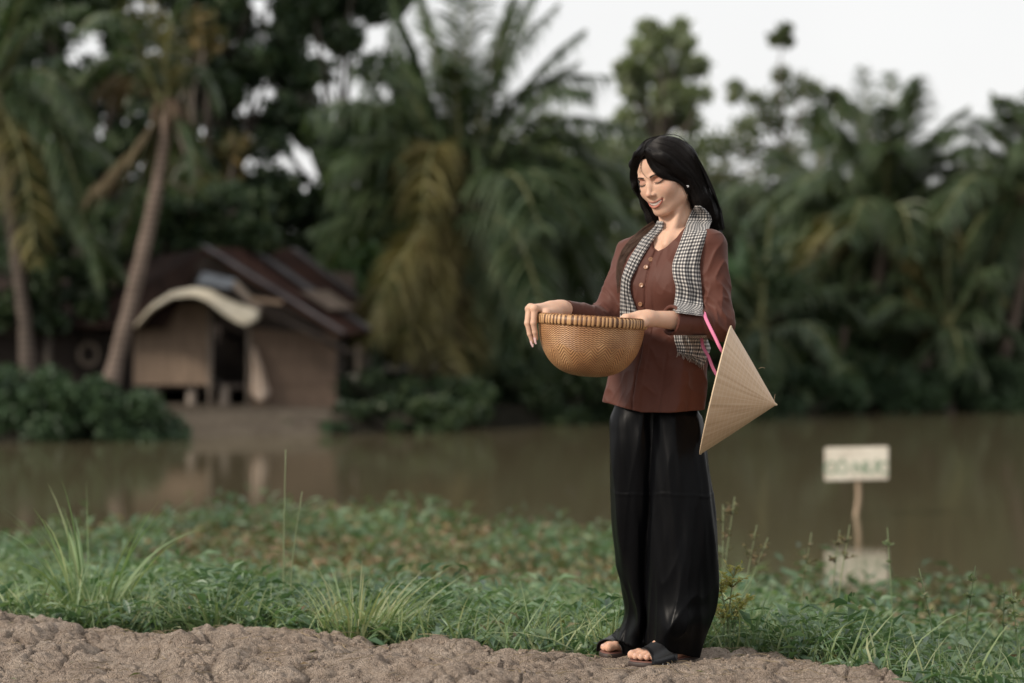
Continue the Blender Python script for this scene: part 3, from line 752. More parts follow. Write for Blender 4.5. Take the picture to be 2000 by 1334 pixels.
def tree(name, label, Y, base, fork, clumps, mat, n=110, size=.17, dz=1.0, group='trees beyond the water', r0=.16, cat='tree', bark=None, dens=1.9, spread=1.0):
    """base, fork and clumps (px, py, radius px) as seen from the path; each clump has its own depth"""
    k = Y / FPX
    n = int(n * dens); size = size * 1.2; clumps = [(x, y, r * spread) for x, y, r in clumps]
    C = np.array([at(x, y, Y + rng.uniform(-dz, dz)) for x, y, r in clumps]); rad = np.array([r * k for x, y, r in clumps])
    b = at(*base, Y); b[2] = float(ground_z(b[0], b[1])) - .1; f = at(*fork, Y)
    root = empty(name, b); tag(root, label, cat, group)
    tb = MB(); tb.tube(bez([b, (b + f) / 2 + rng.normal(size=3) * .15, f], 12), np.linspace(r0 * 1.3, r0 * .8, 12), 9)
    order = rng.permutation(len(C))[:min(len(C), 16)]
    for i in order:
        m = f + (C[i] - f) * .5 + rng.normal(size=3) * .2 + [0, 0, .1]
        tb.tube(bez([f, m, C[i]], 9), np.linspace(r0 * .5, .02, 9), 5)
    tb.build('trunk', bark or M_BARK, root)
    V, F = leafquads(C, rad, n, size)
    build('crown', V, [F], mat, root, smooth=False)
    return root

def fill(x0, x1, y0, y1, step, rad, holes=(), top=None, keep=1.0):
    out = []
    for y in np.arange(y0, y1, step):
        for x in np.arange(x0, x1, step):
            px, py = x + rng.uniform(-.45, .45) * step, y + rng.uniform(-.45, .45) * step
            if any(math.hypot(px - a, py - b) < r + rad * .45 for a, b, r in holes): continue
            if top is not None and py - rad < np.interp(px, *top): continue
            if rng.random() > keep: continue
            out.append((px, py, rad * rng.uniform(.75, 1.25)))
    return out
HOLES = [(590, 315, 37), (485, 318, 16), (660, 345, 13), (515, 15, 32), (150, 98, 29), (690, 150, 30), (655, 200, 16), (500, 195, 8), (305, 55, 16), (745, 60, 18), (545, 185, 10), (800, 60, 43), (720, 105, 16), (640, 100, 8), (250, 15, 12)]
tree('dark_leafy_tree', 'dark leafy tree filling the top left behind the leaning palm', 45, (120, 790), (170, 420), fill(-160, 340, -120, 430, 54, 50, HOLES), M_DARKLEAF, n=130)
tree('tall_dark_tree', 'tall dark tree with sky gaps rising behind the hut roof', 46, (455, 790), (450, 400), fill(330, 570, -120, 430, 44, 42, HOLES), M_DARKLEAF, n=130)
tree('gappy_dark_tree', 'dark gappy tree between the hut and the spreading palm', 47, (690, 790), (660, 430), fill(555, 810, -120, 440, 44, 40, HOLES, keep=.94), M_DARKLEAF, n=115)
tree('yellowing_tree', 'small tree with yellowing leaves beside the leaning palm crown', 43.5, (400, 760), (400, 380), fill(370, 500, 40, 200, 56, 34, HOLES, keep=.75) + fill(340, 470, 290, 420, 56, 34, keep=.7), M_YLEAF, n=55, size=.15)
tree('shaded_tree', 'shaded low tree directly behind the hut roof', 47.5, (560, 790), (560, 560), fill(200, 760, 400, 620, 66, 56), M_DARKLEAF, n=130)
tree('overhanging_tree', 'dark branches hanging low over the front of the hut roof', 39.6, (395, 790), (400, 470), fill(300, 520, 400, 505, 40, 36) + fill(200, 330, 440, 530, 44, 36), M_DARKLEAF, n=95, dz=.5, r0=.08)
tree('shed_tree', 'dark leafy branches in front of the left shed roof', 37.6, (90, 790), (95, 640), fill(-120, 215, 520, 640, 44, 38, keep=.7), M_DARKLEAF, n=80, dz=.4, r0=.06)
tree('far_left_tree', 'dark tree low behind the left shed', 46, (60, 790), (60, 560), fill(-260, 240, 400, 700, 70, 60), M_DARKLEAF, n=130)
tree('undergrowth_tree', 'low dark tree under the spreading coconut palm', 46, (800, 800), (800, 640), fill(660, 1000, 440, 800, 62, 54), M_DARKLEAF, n=130)
tree('yellow_undergrowth_tree', 'small bright yellow green tree right of the hut roof', 44.5, (700, 760), (700, 620), [(690, 520, 34), (720, 500, 30), (745, 560, 34), (700, 580, 30), (670, 490, 24)], M_BANANA, n=60, size=.22)
tree('mid_bank_tree', 'mid green tree hidden partly by the woman', 50, (1130, 800), (1120, 560), fill(940, 1350, 260, 800, 66, 56, top=([940, 1100, 1200, 1350], [240, 250, 260, 290])), M_MIDLEAF, n=125)
tree('round_topped_tree', 'tall round topped pale tree against the sky behind the woman', 62, (1290, 780), (1290, 300), [(1290, 70, 30), (1255, 90, 32), (1330, 85, 32), (1225, 130, 28), (1290, 130, 40), (1350, 130, 34), (1240, 180, 34), (1310, 190, 40), (1362, 185, 30), (1220, 230, 30), (1275, 240, 40), (1345, 240, 36), (1250, 290, 40), (1310, 300, 42), (1360, 290, 34), (1215, 290, 34), (1265, 55, 22), (1330, 55, 22), (1270, 105, 40), (1315, 160, 44), (1330, 215, 42), (1235, 150, 34), (1290, 200, 44), (1365, 130, 24)], M_FARLEAF, n=60, size=.24)
tree('wispy_tree', 'wispy tree with separate leaf tufts against the sky right of the woman', 58, (1530, 780), (1540, 330), [(1515, 76, 12), (1533, 58, 12), (1538, 80, 10), (1525, 146, 15), (1437, 172, 13), (1433, 190, 10), (1470, 190, 12), (1560, 165, 22), (1590, 175, 20), (1500, 200, 22), (1540, 190, 20), (1610, 205, 22), (1630, 190, 14), (1480, 235, 26), (1450, 255, 26), (1520, 240, 22), (1580, 230, 20), (1430, 290, 28), (1480, 290, 26), (1400, 280, 24), (1540, 300, 22), (1600, 260, 16), (1650, 220, 16), (1515, 330, 28), (1390, 320, 30)], M_MIDLEAF, n=60, size=.15, dz=.6, r0=.05, spread=1.55)
tree('olive_bank_tree', 'olive green tree with brownish patches right of the woman', 53, (1480, 800), (1480, 480), fill(1330, 1600, 300, 800, 66, 56, top=([1300, 1450, 1600], [280, 290, 330])), leaf_mat('olive_tree_leaf', [(.05, .065, .035), (.07, .085, .042), (.09, .085, .05), (.065, .09, .045)], .5, .2), n=120)
tree('dense_bank_tree', 'dense dark tree behind the dark hearted coconut palm', 54, (1740, 800), (1740, 480), fill(1570, 1880, 330, 800, 66, 56, top=([1570, 1700, 1880], [330, 300, 320])), M_MIDLEAF, n=120)
tree('right_edge_tree', 'dense tree behind the slanting trunk at the right edge', 54, (1960, 800), (1960, 480), fill(1860, 2240, 270, 800, 66, 56, top=([1860, 1950, 2240], [300, 260, 230])), M_MIDLEAF, n=120)
tree('shadowy_tree', 'shadowy undergrowth tree behind the slim brown trunk', 50, (1800, 800), (1800, 700), fill(1640, 2060, 560, 800, 62, 52), M_DARKLEAF, n=120)
# a denser row further back closes the view
for i, (x0, x1, t0, t1, m, lb) in enumerate((
        (-330, 130, 330, 330, M_DARKLEAF, 'far dark tree showing between the shed roof and the hanging fronds at the left edge'),
        (90, 480, 380, 400, M_DARKLEAF, 'far dark tree showing behind the leaning grey trunk'),
        (440, 820, 390, 360, M_DARKLEAF, 'far dark tree showing below the sky gap right of the leaning palm'),
        (780, 1130, 300, 220, M_MIDLEAF, 'far tree showing through the crown of the spreading coconut palm'),
        (1080, 1420, 200, 300, M_MIDLEAF, 'far tree around the foot of the round topped tree'),
        (1380, 1700, 310, 330, M_MIDLEAF, 'far tree under the wispy tree tufts'),
        (1660, 1980, 340, 290, M_MIDLEAF, 'far tree showing right of the dark hearted palm trunk'),
        (1940, 2330, 270, 250, M_MIDLEAF, 'far tree at the right frame edge behind the slanting palm'))):
    tree('far_tree', lb, 63 + 1.5 * (i % 3), ((x0 + x1) / 2, 790), ((x0 + x1) / 2, 600), fill(x0, x1, 200, 800, 62, 56, top=([x0, x1], [t0, t1])), m, n=90, size=.26, group='trees of the far row')
# the bank goes on beyond both sides of the view
for i, (x0, x1, t0, m) in enumerate(((-560, -240, 150, M_DARKLEAF), (-860, -520, 260, M_MIDLEAF), (-1200, -820, 200, M_DARKLEAF), (-1560, -1160, 280, M_MIDLEAF),
                                     (2200, 2520, 230, M_MIDLEAF), (2480, 2800, 180, M_DARKLEAF), (2760, 3100, 260, M_MIDLEAF), (3060, 3440, 220, M_DARKLEAF))):
    side = 'left' if x0 < 0 else 'right'
    tree('bank_tree', 'dense tree on the far bank beyond the %s edge of the view' % side, 50 + 2 * (i % 2), ((x0 + x1) / 2, 800), ((x0 + x1) / 2, 600), fill(x0, x1, t0, 820, 74, 64, top=([x0, (x0 + x1) / 2, x1], [t0 + 90, t0, t0 + 110])), m, n=70, size=.26, group='trees on the far bank beyond the %s edge of the view' % side)
# thin bare trunks standing in the undergrowth on the right
for (nm, lb, pts, Y, r) in (('bare_tree', 'thin bare tree trunk leaning left behind the low palms', [(1812, 600), (1805, 700), (1790, 800)], 47.5, .09),
                            ('bent_tree', 'bent pale trunk at the water edge below the low palms', [(1650, 640), (1640, 690), (1600, 755)], 46.5, .08),
                            ('slim_tree', 'slim straight trunk left of the conical hat tip', [(1535, 620), (1528, 700), (1532, 770)], 45.8, .09)):
    P = [at(x, y, Y) for x, y in pts]; P[-1][2] = float(ground_z(P[-1][0], P[-1][1])) - .1
    root = empty(nm, P[-1]); tag(root, lb, 'tree', 'trunks on the far bank')
    b = MB(); b.tube(bez(P, 12), np.linspace(r * .8, r * 1.2, 12), 8); b.build('trunk', M_PBARK, root)
    C = np.array([P[0] + rng.normal(size=3) * [.5, .4, .3] + [0, 0, .4] for k in range(6)])
    V, F = leafquads(C, .42, 60, .17); build('crown', V, [F], M_DARKLEAF, root, smooth=False)

def banana(name, label, Y, base, leaves):
    b = at(*base, Y); b[2] = float(ground_z(b[0], b[1])) - .05
    root = empty(name, b); tag(root, label, 'banana plant', 'broad leaved plants on the far bank')
    m = MB(); top = at(base[0], base[1] - 150, Y); m.tube(bez([b, (b + top) / 2, top], 8), np.linspace(.11, .07, 8), 9); m.build('stem', M_BANANA, root)
    for (cx, cy, tx, ty) in leaves:
        P = bez([top, at(cx, cy, Y + rng.uniform(-.4, .2)), at(tx, ty, Y + rng.uniform(-.6, .4))], 16); T = unit(np.gradient(P, axis=0)); S = unit(np.cross(T, [0.2, 0.75, .6]))
        w = .26 * np.sin(np.pi * np.linspace(.12, 1, 16)) ** .7 * np.linspace(1, .8, 16)
        V = []
        for i in range(16):
            for u in np.linspace(-1, 1, 5): V.append(P[i] + S[i] * w[i] * u + np.array([0, 0, -.22]) * w[i] * abs(u) ** 1.5 * 2 + np.array([0, -1, 0]) * .03 * math.sin(i * 2.1 + u * 3))
        F = np.array([[i * 5 + j, i * 5 + j + 1, (i + 1) * 5 + j + 1, (i + 1) * 5 + j] for i in range(15) for j in range(4)])
        build('leaf', V, [F], M_BANANA, root)
banana('banana_plant', 'banana plant with broad pale leaves just right of the woman', 46.3, (1455, 790), [(1440, 560, 1395, 460), (1470, 540, 1520, 450), (1430, 600, 1370, 560), (1490, 590, 1560, 570), (1455, 540, 1450, 420), (1480, 620, 1560, 650), (1430, 640, 1375, 690)])
banana('banana_plant', 'banana plant with ragged leaves between the hut roof and the yellow palm fronds', 43.0, (735, 800), [(720, 600, 680, 500), (745, 590, 790, 500), (715, 640, 660, 620), (735, 580, 735, 480), (755, 640, 800, 640)])
banana('banana_plant', 'smaller banana plant behind the pink ribbon and hat', 47.2, (1560, 785), [(1550, 590, 1520, 510), (1575, 590, 1620, 540), (1545, 640, 1500, 640), (1585, 640, 1640, 650), (1562, 580, 1570, 490)])
# ---------------------------------------------------------------- bushes along the far shore
def bush(name, label, Y, clumps, mat, n=120, size=.105, group='bushes along the far shore', dz=.5):
    k = Y / FPX; n = int(n * 3.2)
    C = np.array([at(x, y, Y + rng.uniform(-dz, dz)) for x, y, r in clumps]); rad = np.array([r * k for x, y, r in clumps])
    b = C.mean(0); b[2] = float(ground_z(b[0], b[1]))
    root = empty(name, b); tag(root, label, 'bush', group)
    tb = MB()
    for i in range(min(len(C), 8)): tb.tube(bez([b, (b + C[i]) / 2 + [0, 0, .05], C[i]], 6), np.linspace(.025, .008, 6), 5)
    tb.build('stem', M_BARK, root)
    V, F = leafquads(C, rad, n, size); build('foliage', V, [F], mat, root, smooth=False)
bush('rounded_bush', 'large rounded green bush by the water left of the hut', 34.2, fill(-140, 200, 690, 885, 40, 44, top=([-140, 0, 120, 200], [690, 690, 700, 720])), M_BUSH, n=140)
bush('shore_bush', 'low green bush in front of the hut wall beside the trunk foot', 34.5, fill(180, 325, 720, 875, 36, 38, top=([180, 250, 330], [715, 730, 775])), M_BUSH, n=130)
bush('weedy_bush', 'small weedy bush on the mud below the hut', 36.4, [(560, 832, 14), (600, 838, 16), (640, 835, 18), (530, 840, 10), (665, 838, 16)], M_BUSH, n=70, size=.08, dz=.1)
bush('dark_shore_bush', 'dark bush at the water edge under the yellow fronds', 38.6, fill(660, 960, 750, 850, 34, 34), M_DARKLEAF, n=110)
bush('low_shore_bush', 'low dark bush on the water edge right of the mud in front of the hut', 37.0, fill(668, 880, 798, 852, 28, 24), M_DARKLEAF, n=90, dz=.3)
bush('hidden_shore_bush', 'dark bush at the water edge left of the trousers', 40.3, fill(950, 1240, 730, 840, 36, 36), M_DARKLEAF, n=110)
bush('overhanging_bush', 'bush overhanging the water right of the conical hat', 45.3, fill(1490, 1690, 750, 818, 34, 34), M_BUSH, n=100)
bush('wide_shore_bush', 'wide bush at the water edge behind the pond sign', 46.2, fill(1670, 1860, 730, 814, 34, 36), M_BUSH, n=100)
bush('bright_shore_bush', 'brighter bush under the slanting trunk on the right', 46.4, fill(1840, 2120, 725, 814, 36, 38), leaf_mat('bright_bush_leaf', [(.035, .065, .035), (.05, .085, .045), (.06, .10, .05)], .5, .2), n=100)
bush('covered_shore_bush', 'bush at the water edge behind the black trousers', 42.5, fill(1230, 1510, 740, 828, 36, 36), M_DARKLEAF, n=100)

# ================================================================== the hut and what stands around it
def make_hut():
    Y = 38.0
    T = lambda px, py, d=0.0: at(px, py, Y) + np.array([0, d, 0])
    m_plank = wood_mat('woven_panel', (.13, .092, .064), (.23, .165, .118), 7, (3, 3, .5), .85)
    m_dark = wood_mat('dark_plank', (.022, .017, .014), (.05, .036, .029), 6, (.3, .3, 4), .85)
    m_brown = wood_mat('brown_plank', (.075, .050, .035), (.14, .095, .066), 6, (4, 4, .4), .85)
    m_post = wood_mat('grey_post', (.14, .115, .09), (.24, .20, .17), 8)
    def sheet(name, c0, c1, sc=9):
        t = NT(name); w = t.n('ShaderNodeTexWave', wave_type='BANDS', bands_direction='X'); c = t.n('ShaderNodeTexCoord')
        w.inputs['Scale'].default_value = sc / 2; w.inputs['Distortion'].default_value = .2
        t.l(c.outputs['Object'], w.inputs['Vector'])
        t.set(Base_Color=t.ramp(t.noise(2.2, 5, .65), [(.35, c0), (.65, c1)]), Roughness=.9); t.b.inputs['Specular IOR Level'].default_value = .12; t.bump(w.outputs['Fac'], .6, .03); return t.m
    m_rust = sheet('rusted_roof', (.022, .011, .009), (.058, .028, .021))
    m_old = sheet('old_roof', (.014, .009, .008), (.034, .020, .016))
    m_grey = sheet('grey_roof', (.085, .08, .085), (.15, .145, .15))
    m_canopy = NT('canopy_sheet'); m_canopy.set(Base_Color=m_canopy.ramp(m_canopy.noise(3, 4), [(.35, (.42, .37, .28)), (.65, (.60, .55, .44))]), Roughness=.6)
    m_cloth = NT('pale_cloth'); m_cloth.set(Base_Color=m_cloth.ramp(m_cloth.noise(4, 3), [(.35, (.34, .26, .20)), (.65, (.46, .37, .30))]), Roughness=.8)
    g = T(450, 795); root = empty('hut', (g[0], Y, float(ground_z(g[0], Y + .5)))); tag(root, 'rustic stilted hut with arched pale canopy, dark doorway and rusty roof', 'hut')
    def slab(name, A, B, C, D, t, m): b = MB(); b.slab(A, B, C, D, t); return b.build(name, m, root, smooth=False)
    slab('wall_panel', T(262, 600), T(412, 590), T(408, 752), T(262, 752), .06, m_plank)
    slab('wall_panel', T(486, 640), T(657, 655), T(657, 800), T(486, 798), .06, m_brown)
    slab('gable_wall', T(300, 600, .05), T(400, 498, .05), T(672, 655, .05), T(486, 655, .05), .05, m_dark)
    slab('side_wall', T(655, 652), T(655, 800), at(655, 800, Y) + [.0, 4.2, 0], at(655, 652, Y) + [.0, 4.2, 0], .06, m_dark)
    slab('back_wall', T(200, 520, 4.2), T(660, 520, 4.2), T(660, 800, 4.2), T(200, 800, 4.2), .06, m_dark)
    slab('side_wall', T(262, 600), T(262, 800), T(262, 800, 4.2), T(262, 600, 4.2), .06, m_dark)
    slab('floor', T(262, 755, .1), T(655, 755, .1), T(655, 755, 4.1), T(262, 755, 4.1), .08, m_dark)
    slab('wall_panel', T(408, 400 + 190, 1.6), T(490, 590, 1.6), T(490, 755, 1.6), T(408, 755, 1.6), .05, m_dark)
    for px in (372, 437, 300, 640): b = MB(); b.tube([T(px, 752, .15), T(px, 830, .15)], .085, 8); b.build('stilt', m_post, root)
    for px in (411, 486): b = MB(); b.tube([T(px, 575, -.03), T(px, 800, -.03)], .04, 8); b.build('door_post', m_post, root)
    # right roof slope: ridge runs back and to the right, the eave faces the water
    A, B = T(402, 488, -.5), T(672, 655, -.5); C, D = T(402, 488, 3.6) + [1.15, 0, .1], T(672, 655, 3.6) + [.7, 0, .1]
    slab('roof', A, B, D, C, .05, m_rust)
    for f0, f1 in ((.0, .045), (.42, .50), (.90, .96)):      # pale sheets laid over the rust
        up = np.array([.012, -.01, .045])
        slab('roof_strip', A + (C - A) * f0 + up, B + (D - B) * f0 + up, B + (D - B) * f1 + up, A + (C - A) * f1 + up, .02, m_grey)
    # left roof slope facing the water
    slab('roof', T(402, 486, .2), T(235, 505, 1.2), T(150, 640, -.45), T(330, 640, -.45), .05, m_old)
    for px in (300, 338, 375): b = MB(); b.box(T(px, 604, -.045), T(px + 4, 750, -.031)); b.build('batten', m_post if px == 338 else m_plank, root, smooth=False)
    for px in (540, 575, 612, 645): b = MB(); b.box(T(px, 662, -.045), T(px + 3, 797, -.031)); b.build('batten', m_dark, root, smooth=False)
    for py in (700, 745): b = MB(); b.box(T(489, py, -.06), T(655, py + 4, -.046)); b.build('batten', m_dark, root, smooth=False)
    t = NT('blue_tarp'); t.set(Base_Color=t.ramp(t.noise(5, 4), [(.3, (.05, .06, .075)), (.7, (.12, .135, .155))]), Roughness=.7)
    slab('tarp', T(405, 532, -.62), T(470, 548, -.62), T(462, 566, -.75), T(396, 556, -.75), .02, t.m)
    slab('loose_board', T(470, 548, -.70), T(520, 600, -.66), T(512, 612, -.66), T(464, 560, -.70), .03, m_post)
    slab('loose_board', T(500, 580, -.72), T(560, 588, -.72), T(560, 596, -.72), T(500, 590, -.72), .03, m_plank)
    Dn = (C - A) * .2 + (B - A) * .55; E1 = (B - A) * .22; E2 = (C - A) * .30; up = np.array([.03, -.02, .075])
    slab('roof_patch', A + Dn + up, A + Dn + E1 + up, A + Dn + E1 + E2 + up, A + Dn + E2 + up, .015, sheet('patch_sheet', (.10, .075, .06), (.19, .15, .12)))
    # arched canopy: a bent sheet
    a = np.linspace(0, 1, 22); cx = 280 + 232 * a
    cyo = np.interp(a, [0, .12, .3, .5, .62, .75, .9, 1], [632, 598, 570, 562, 567, 585, 598, 606])
    thick = np.interp(a, [0, .3, .5, .7, .9, 1], [8, 13, 17, 30, 38, 20])
    V = []
    for i in range(22):
        o = T(cx[i], cyo[i], -.75); l = T(cx[i], cyo[i] + thick[i], -.95); q = T(cx[i], cyo[i] + 4, .25)
        V += [o, l, l + [0, .03, -.012], q + [0, 0, -.03]]
    n = 4; F = [[i * n + j, i * n + (j + 1) % n, (i + 1) * n + (j + 1) % n, (i + 1) * n + j] for i in range(21) for j in range(n)]
    F += [[0, 3, 2, 1], [84, 85, 86, 87]]
    build('canopy', V, [np.array(F)], m_canopy.m, root)
    # beam and eave clutter under the roof
    b = MB(); b.tube([T(490, 590, -.35), T(690, 690, -.4)], .05, 6); b.build('eave_beam', m_dark, root)
    # pale cloth hanging at the doorway, tied at the bottom
    b = MB(); Z = np.linspace(0, 1, 14); a = np.linspace(0, 2 * np.pi, 25)[:-1]
    V = []
    for z in Z:
        w = np.interp(z, [0, .25, .6, .85, 1], [3, 8, 13, 18, 9]); c0 = np.interp(z, [0, .5, 1], [497, 506, 512]); py = 678 + z * 104
        V += [T(c0 + w * np.cos(t) * (1 + .12 * np.sin(5 * t)), py, -.14 + .1 * np.sin(t) * (1 + .3 * np.sin(6 * t + z * 3))) for t in a]
    n = 24; F = [[i * n + j, i * n + (j + 1) % n, (i + 1) * n + (j + 1) % n, (i + 1) * n + j] for i in range(13) for j in range(n)]
    F3 = [list(range(n - 1, -1, -1)), list(range(13 * n, 14 * n))]
    o = build('hanging_cloth', V, [np.array(F), np.array(F3)], m_cloth.m); tag(o, 'pale cloth hanging beside the dark doorway of the hut', 'cloth')
    # shed on the left
    Yb = 38.6; U = lambda px, py, d=0.0: at(px, py, Yb) + np.array([0, d, 0])
    sroot = empty('shed', U(130, 790)); tag(sroot, 'dark plank shed with low rusty roof at the left behind the bushes', 'shed')
    def sl(name, *a): b = MB(); b.slab(*a[:4], a[4]); b.build(name, a[5], sroot, smooth=False)
    sl('wall', U(-120, 610), U(262, 600), U(262, 800), U(-120, 800), .06, m_dark)
    sl('roof', U(-150, 628, -.7), U(240, 622, -.7), U(200, 520, 2.4), U(-150, 545, 2.4), .05, m_old)
    for px in (-60, 60, 150, 235): b = MB(); b.tube([U(px, 600, -.06), U(px, 805, -.06)], .045, 7); b.build('post', m_dark, sroot)
    for py in (650, 700, 745): b = MB(); b.box(U(-120, py, -.06), U(262, py + 5, -.035)); b.build('rail', m_brown, sroot, smooth=False)
    # tyre leaning on the shed
    V = []; a = np.linspace(0, 2 * np.pi, 37)[:-1]; c = U(178, 692, -.22)
    for t_ in a:
        for s in np.linspace(0, 2 * np.pi, 13)[:-1]:
            r = .148 + .035 * np.cos(s); V.append(c + [r * np.cos(t_), .04 * np.sin(s), r * np.sin(t_) * 1.12])
    F = [[i * 12 + j, ((i + 1) % 36) * 12 + j, ((i + 1) % 36) * 12 + (j + 1) % 12, i * 12 + (j + 1) % 12] for i in range(36) for j in range(12)]
    t = NT('weathered_hoop'); t.set(Base_Color=t.ramp(t.noise(6, 4), [(.3, (.16, .125, .095)), (.7, (.26, .21, .165))]), Roughness=.8)
    tag(build('hoop', V, [np.array(F)], t.m), 'weathered grey brown ring hanging on the dark shed wall', 'ring')
    # small jetty shelf with a pale tub and green pail to the right of the hut
    Yt = 39.2; Q = lambda px, py, d=0.0: at(px, py, Yt) + np.array([0, d, 0])
    jr = empty('shelf', Q(700, 790)); tag(jr, 'rough wooden shelf on posts right of the hut', 'shelf')
    b = MB(); b.slab(Q(660, 762, -.3), Q(750, 762, -.3), Q(750, 760, .4), Q(660, 760, .4), .05); b.build('board', m_post, jr, smooth=False)
    for px in (668, 742): b = MB(); b.tube([Q(px, 762), Q(px, 850)], .04, 6); b.build('leg', m_dark, jr)
    def lathe(name, c, prof, n=20):
        V = []; 
        for (r, z) in prof:
            V += [c + np.array([r * math.cos(2 * math.pi * k / n), r * math.sin(2 * math.pi * k / n), z]) for k in range(n)]
        F = [[i * n + j, i * n + (j + 1) % n, (i + 1) * n + (j + 1) % n, (i + 1) * n + j] for i in range(len(prof) - 1) for j in range(n)]
        return V, [np.array(F), np.array([list(range(n - 1, -1, -1))])]
    V, F = lathe('tub', Q(705, 757, .0), [(.27, 0), (.33, .13), (.345, .215), (.33, .215), (.31, .12), (.25, .03), (.0, .03)])
    V = np.array(V); V[:, 2] += (V[:, 0] - V[:, 0].mean()) * -.08
    tag(build('tub', V, F, m_canopy.m), 'pale shallow tub standing on the wooden shelf', 'tub')
    t = NT('green_plastic'); t.set(Base_Color=(.03, .17, .11), Roughness=.45)
    V, F = lathe('pail', at(785, 800, 39.0), [(.09, 0), (.12, .28), (.128, .29), (.112, .28), (.085, .03), (0, .03)])
    tag(build('pail', V, F, t.m), 'small green pail at the water edge right of the hut', 'pail')
make_hut()
# ================================================================== SIGNED DISTANCE MODELLING (for body and clothes)
def surface_nets(f, lo, h):
    s = f < 0
    n = np.array(f.shape)
    c = np.zeros(tuple(n - 1), np.uint8)
    for a in (0, 1):
        for b in (0, 1):
            for d in (0, 1):
                c += s[a:n[0] - 1 + a, b:n[1] - 1 + b, d:n[2] - 1 + d]
    act = (c > 0) & (c < 8)
    I = np.argwhere(act)
    pos = np.zeros((len(I), 3)); cnt = np.zeros(len(I))
    cor = [(a, b, d) for a in (0, 1) for b in (0, 1) for d in (0, 1)]
    val = {k: f[I[:, 0] + k[0], I[:, 1] + k[1], I[:, 2] + k[2]] for k in cor}
    for k in cor:
        for ax in range(3):
            if k[ax]: continue
            k2 = list(k); k2[ax] = 1; k2 = tuple(k2)
            fa, fb = val[k], val[k2]; m = (fa < 0) != (fb < 0)
            t = np.where(m, fa / np.where(m, fa - fb, 1), 0)
            p = np.array(k, float)[None].repeat(len(I), 0); p[:, ax] = t
            pos[m] += p[m]; cnt[m] += 1
    V = lo + h * (I + pos / cnt[:, None])
    ids = np.full(act.shape, -1, np.int64); ids[tuple(I.T)] = np.arange(len(I))
    Q = []
    for ax in range(3):
        o = [a for a in range(3) if a != ax]
        sl0 = [slice(None)] * 3; sl1 = [slice(None)] * 3; sl0[ax] = slice(0, -1); sl1[ax] = slice(1, None)
        a0 = s[tuple(sl0)]; a1 = s[tuple(sl1)]
        E = np.argwhere(a0 != a1)
        ok = np.ones(len(E), bool)
        for q in o: ok &= (E[:, q] >= 1) & (E[:, q] <= n[q] - 2)
        E = E[ok]; flip = a0[tuple(E.T)]
        e1 = np.zeros(3, int); e1[o[0]] = 1; e2 = np.zeros(3, int); e2[o[1]] = 1
        g = lambda d: ids[tuple((E - d).T)]
        q = np.stack([g(0 * e1), g(e1), g(e1 + e2), g(e2)], -1)
        if ax == 1: flip = ~flip
        q[~flip] = q[~flip][:, ::-1]
        Q.append(q)
    return V, np.concatenate(Q)

class Field:
    """smooth blends of simple shapes, sampled on a grid"""
    def __init__(self): self.ops = []
    def add(self, fn, lo, hi, k=0.01, neg=False):
        self.ops.append((fn, np.asarray(lo, float) - k - .006, np.asarray(hi, float) + k + .006, k, neg)); return self
    def cap(self, a, b, ra, rb, k=.01, neg=False):
        a = np.asarray(a, float); b = np.asarray(b, float); ab = b - a; L = max(ab @ ab, 1e-9); r = max(ra, rb)
        def fn(p):
            t = np.clip(((p - a) @ ab) / L, 0, 1)
            return np.linalg.norm(p - a - t[..., None] * ab, axis=-1) - (ra + (rb - ra) * t)
        return self.add(fn, np.minimum(a, b) - r, np.maximum(a, b) + r, k, neg)
    def chain(self, P, R_, k=.01, k0=None, neg=False):
        for i in range(len(P) - 1): self.cap(P[i], P[i + 1], R_[i], R_[i + 1], (k0 if (i == 0 and k0 is not None) else k), neg)
        return self
    def ell(self, c, r, k=.01, neg=False, rot=None):
        c = np.asarray(c, float); r = np.asarray(r, float); rm = r.max()
        def fn(p):
            q = p - c
            if rot is not None: q = q @ rot
            k0 = np.linalg.norm(q / r, axis=-1); k1 = np.linalg.norm(q / (r * r), axis=-1)
            return k0 * (k0 - 1) / np.maximum(k1, 1e-6)
        e = rm if rot is not None else r
        return self.add(fn, c - e, c + e, k, neg)
    def sample(self, lo, hi, h):
        lo = np.asarray(lo, float); hi = np.asarray(hi, float)
        n = np.ceil((hi - lo) / h).astype(int) + 1
        ax = [lo[i] + h * np.arange(n[i]) for i in range(3)]
        f = np.full(tuple(n), .5, np.float32)
        for fn, a, b, k, neg in self.ops:
            i0 = np.clip(np.floor((a - lo) / h).astype(int), 0, n); i1 = np.clip(np.ceil((b - lo) / h).astype(int) + 1, 0, n)
            if (i1 <= i0).any(): continue
            sl = tuple(slice(u, v) for u, v in zip(i0, i1))
            G = np.stack(np.meshgrid(*[ax[i][sl[i]] for i in range(3)], indexing='ij'), -1)
            d = fn(G); F = f[sl]
            if neg:
                d = -d; hh = np.clip(.5 - .5 * (F - d) / k, 0, 1) if k > 0 else (d > F) * 1.0
                f[sl] = F * (1 - hh) + d * hh + k * hh * (1 - hh)
            else:
                hh = np.clip(.5 + .5 * (F - d) / k, 0, 1) if k > 0 else (d < F) * 1.0
                f[sl] = F * (1 - hh) + d * hh - k * hh * (1 - hh)
        return f, lo, h
    def mesh(self, lo, hi, h):
        f, lo, h = self.sample(lo, hi, h)
        return surface_nets(f, lo, h)

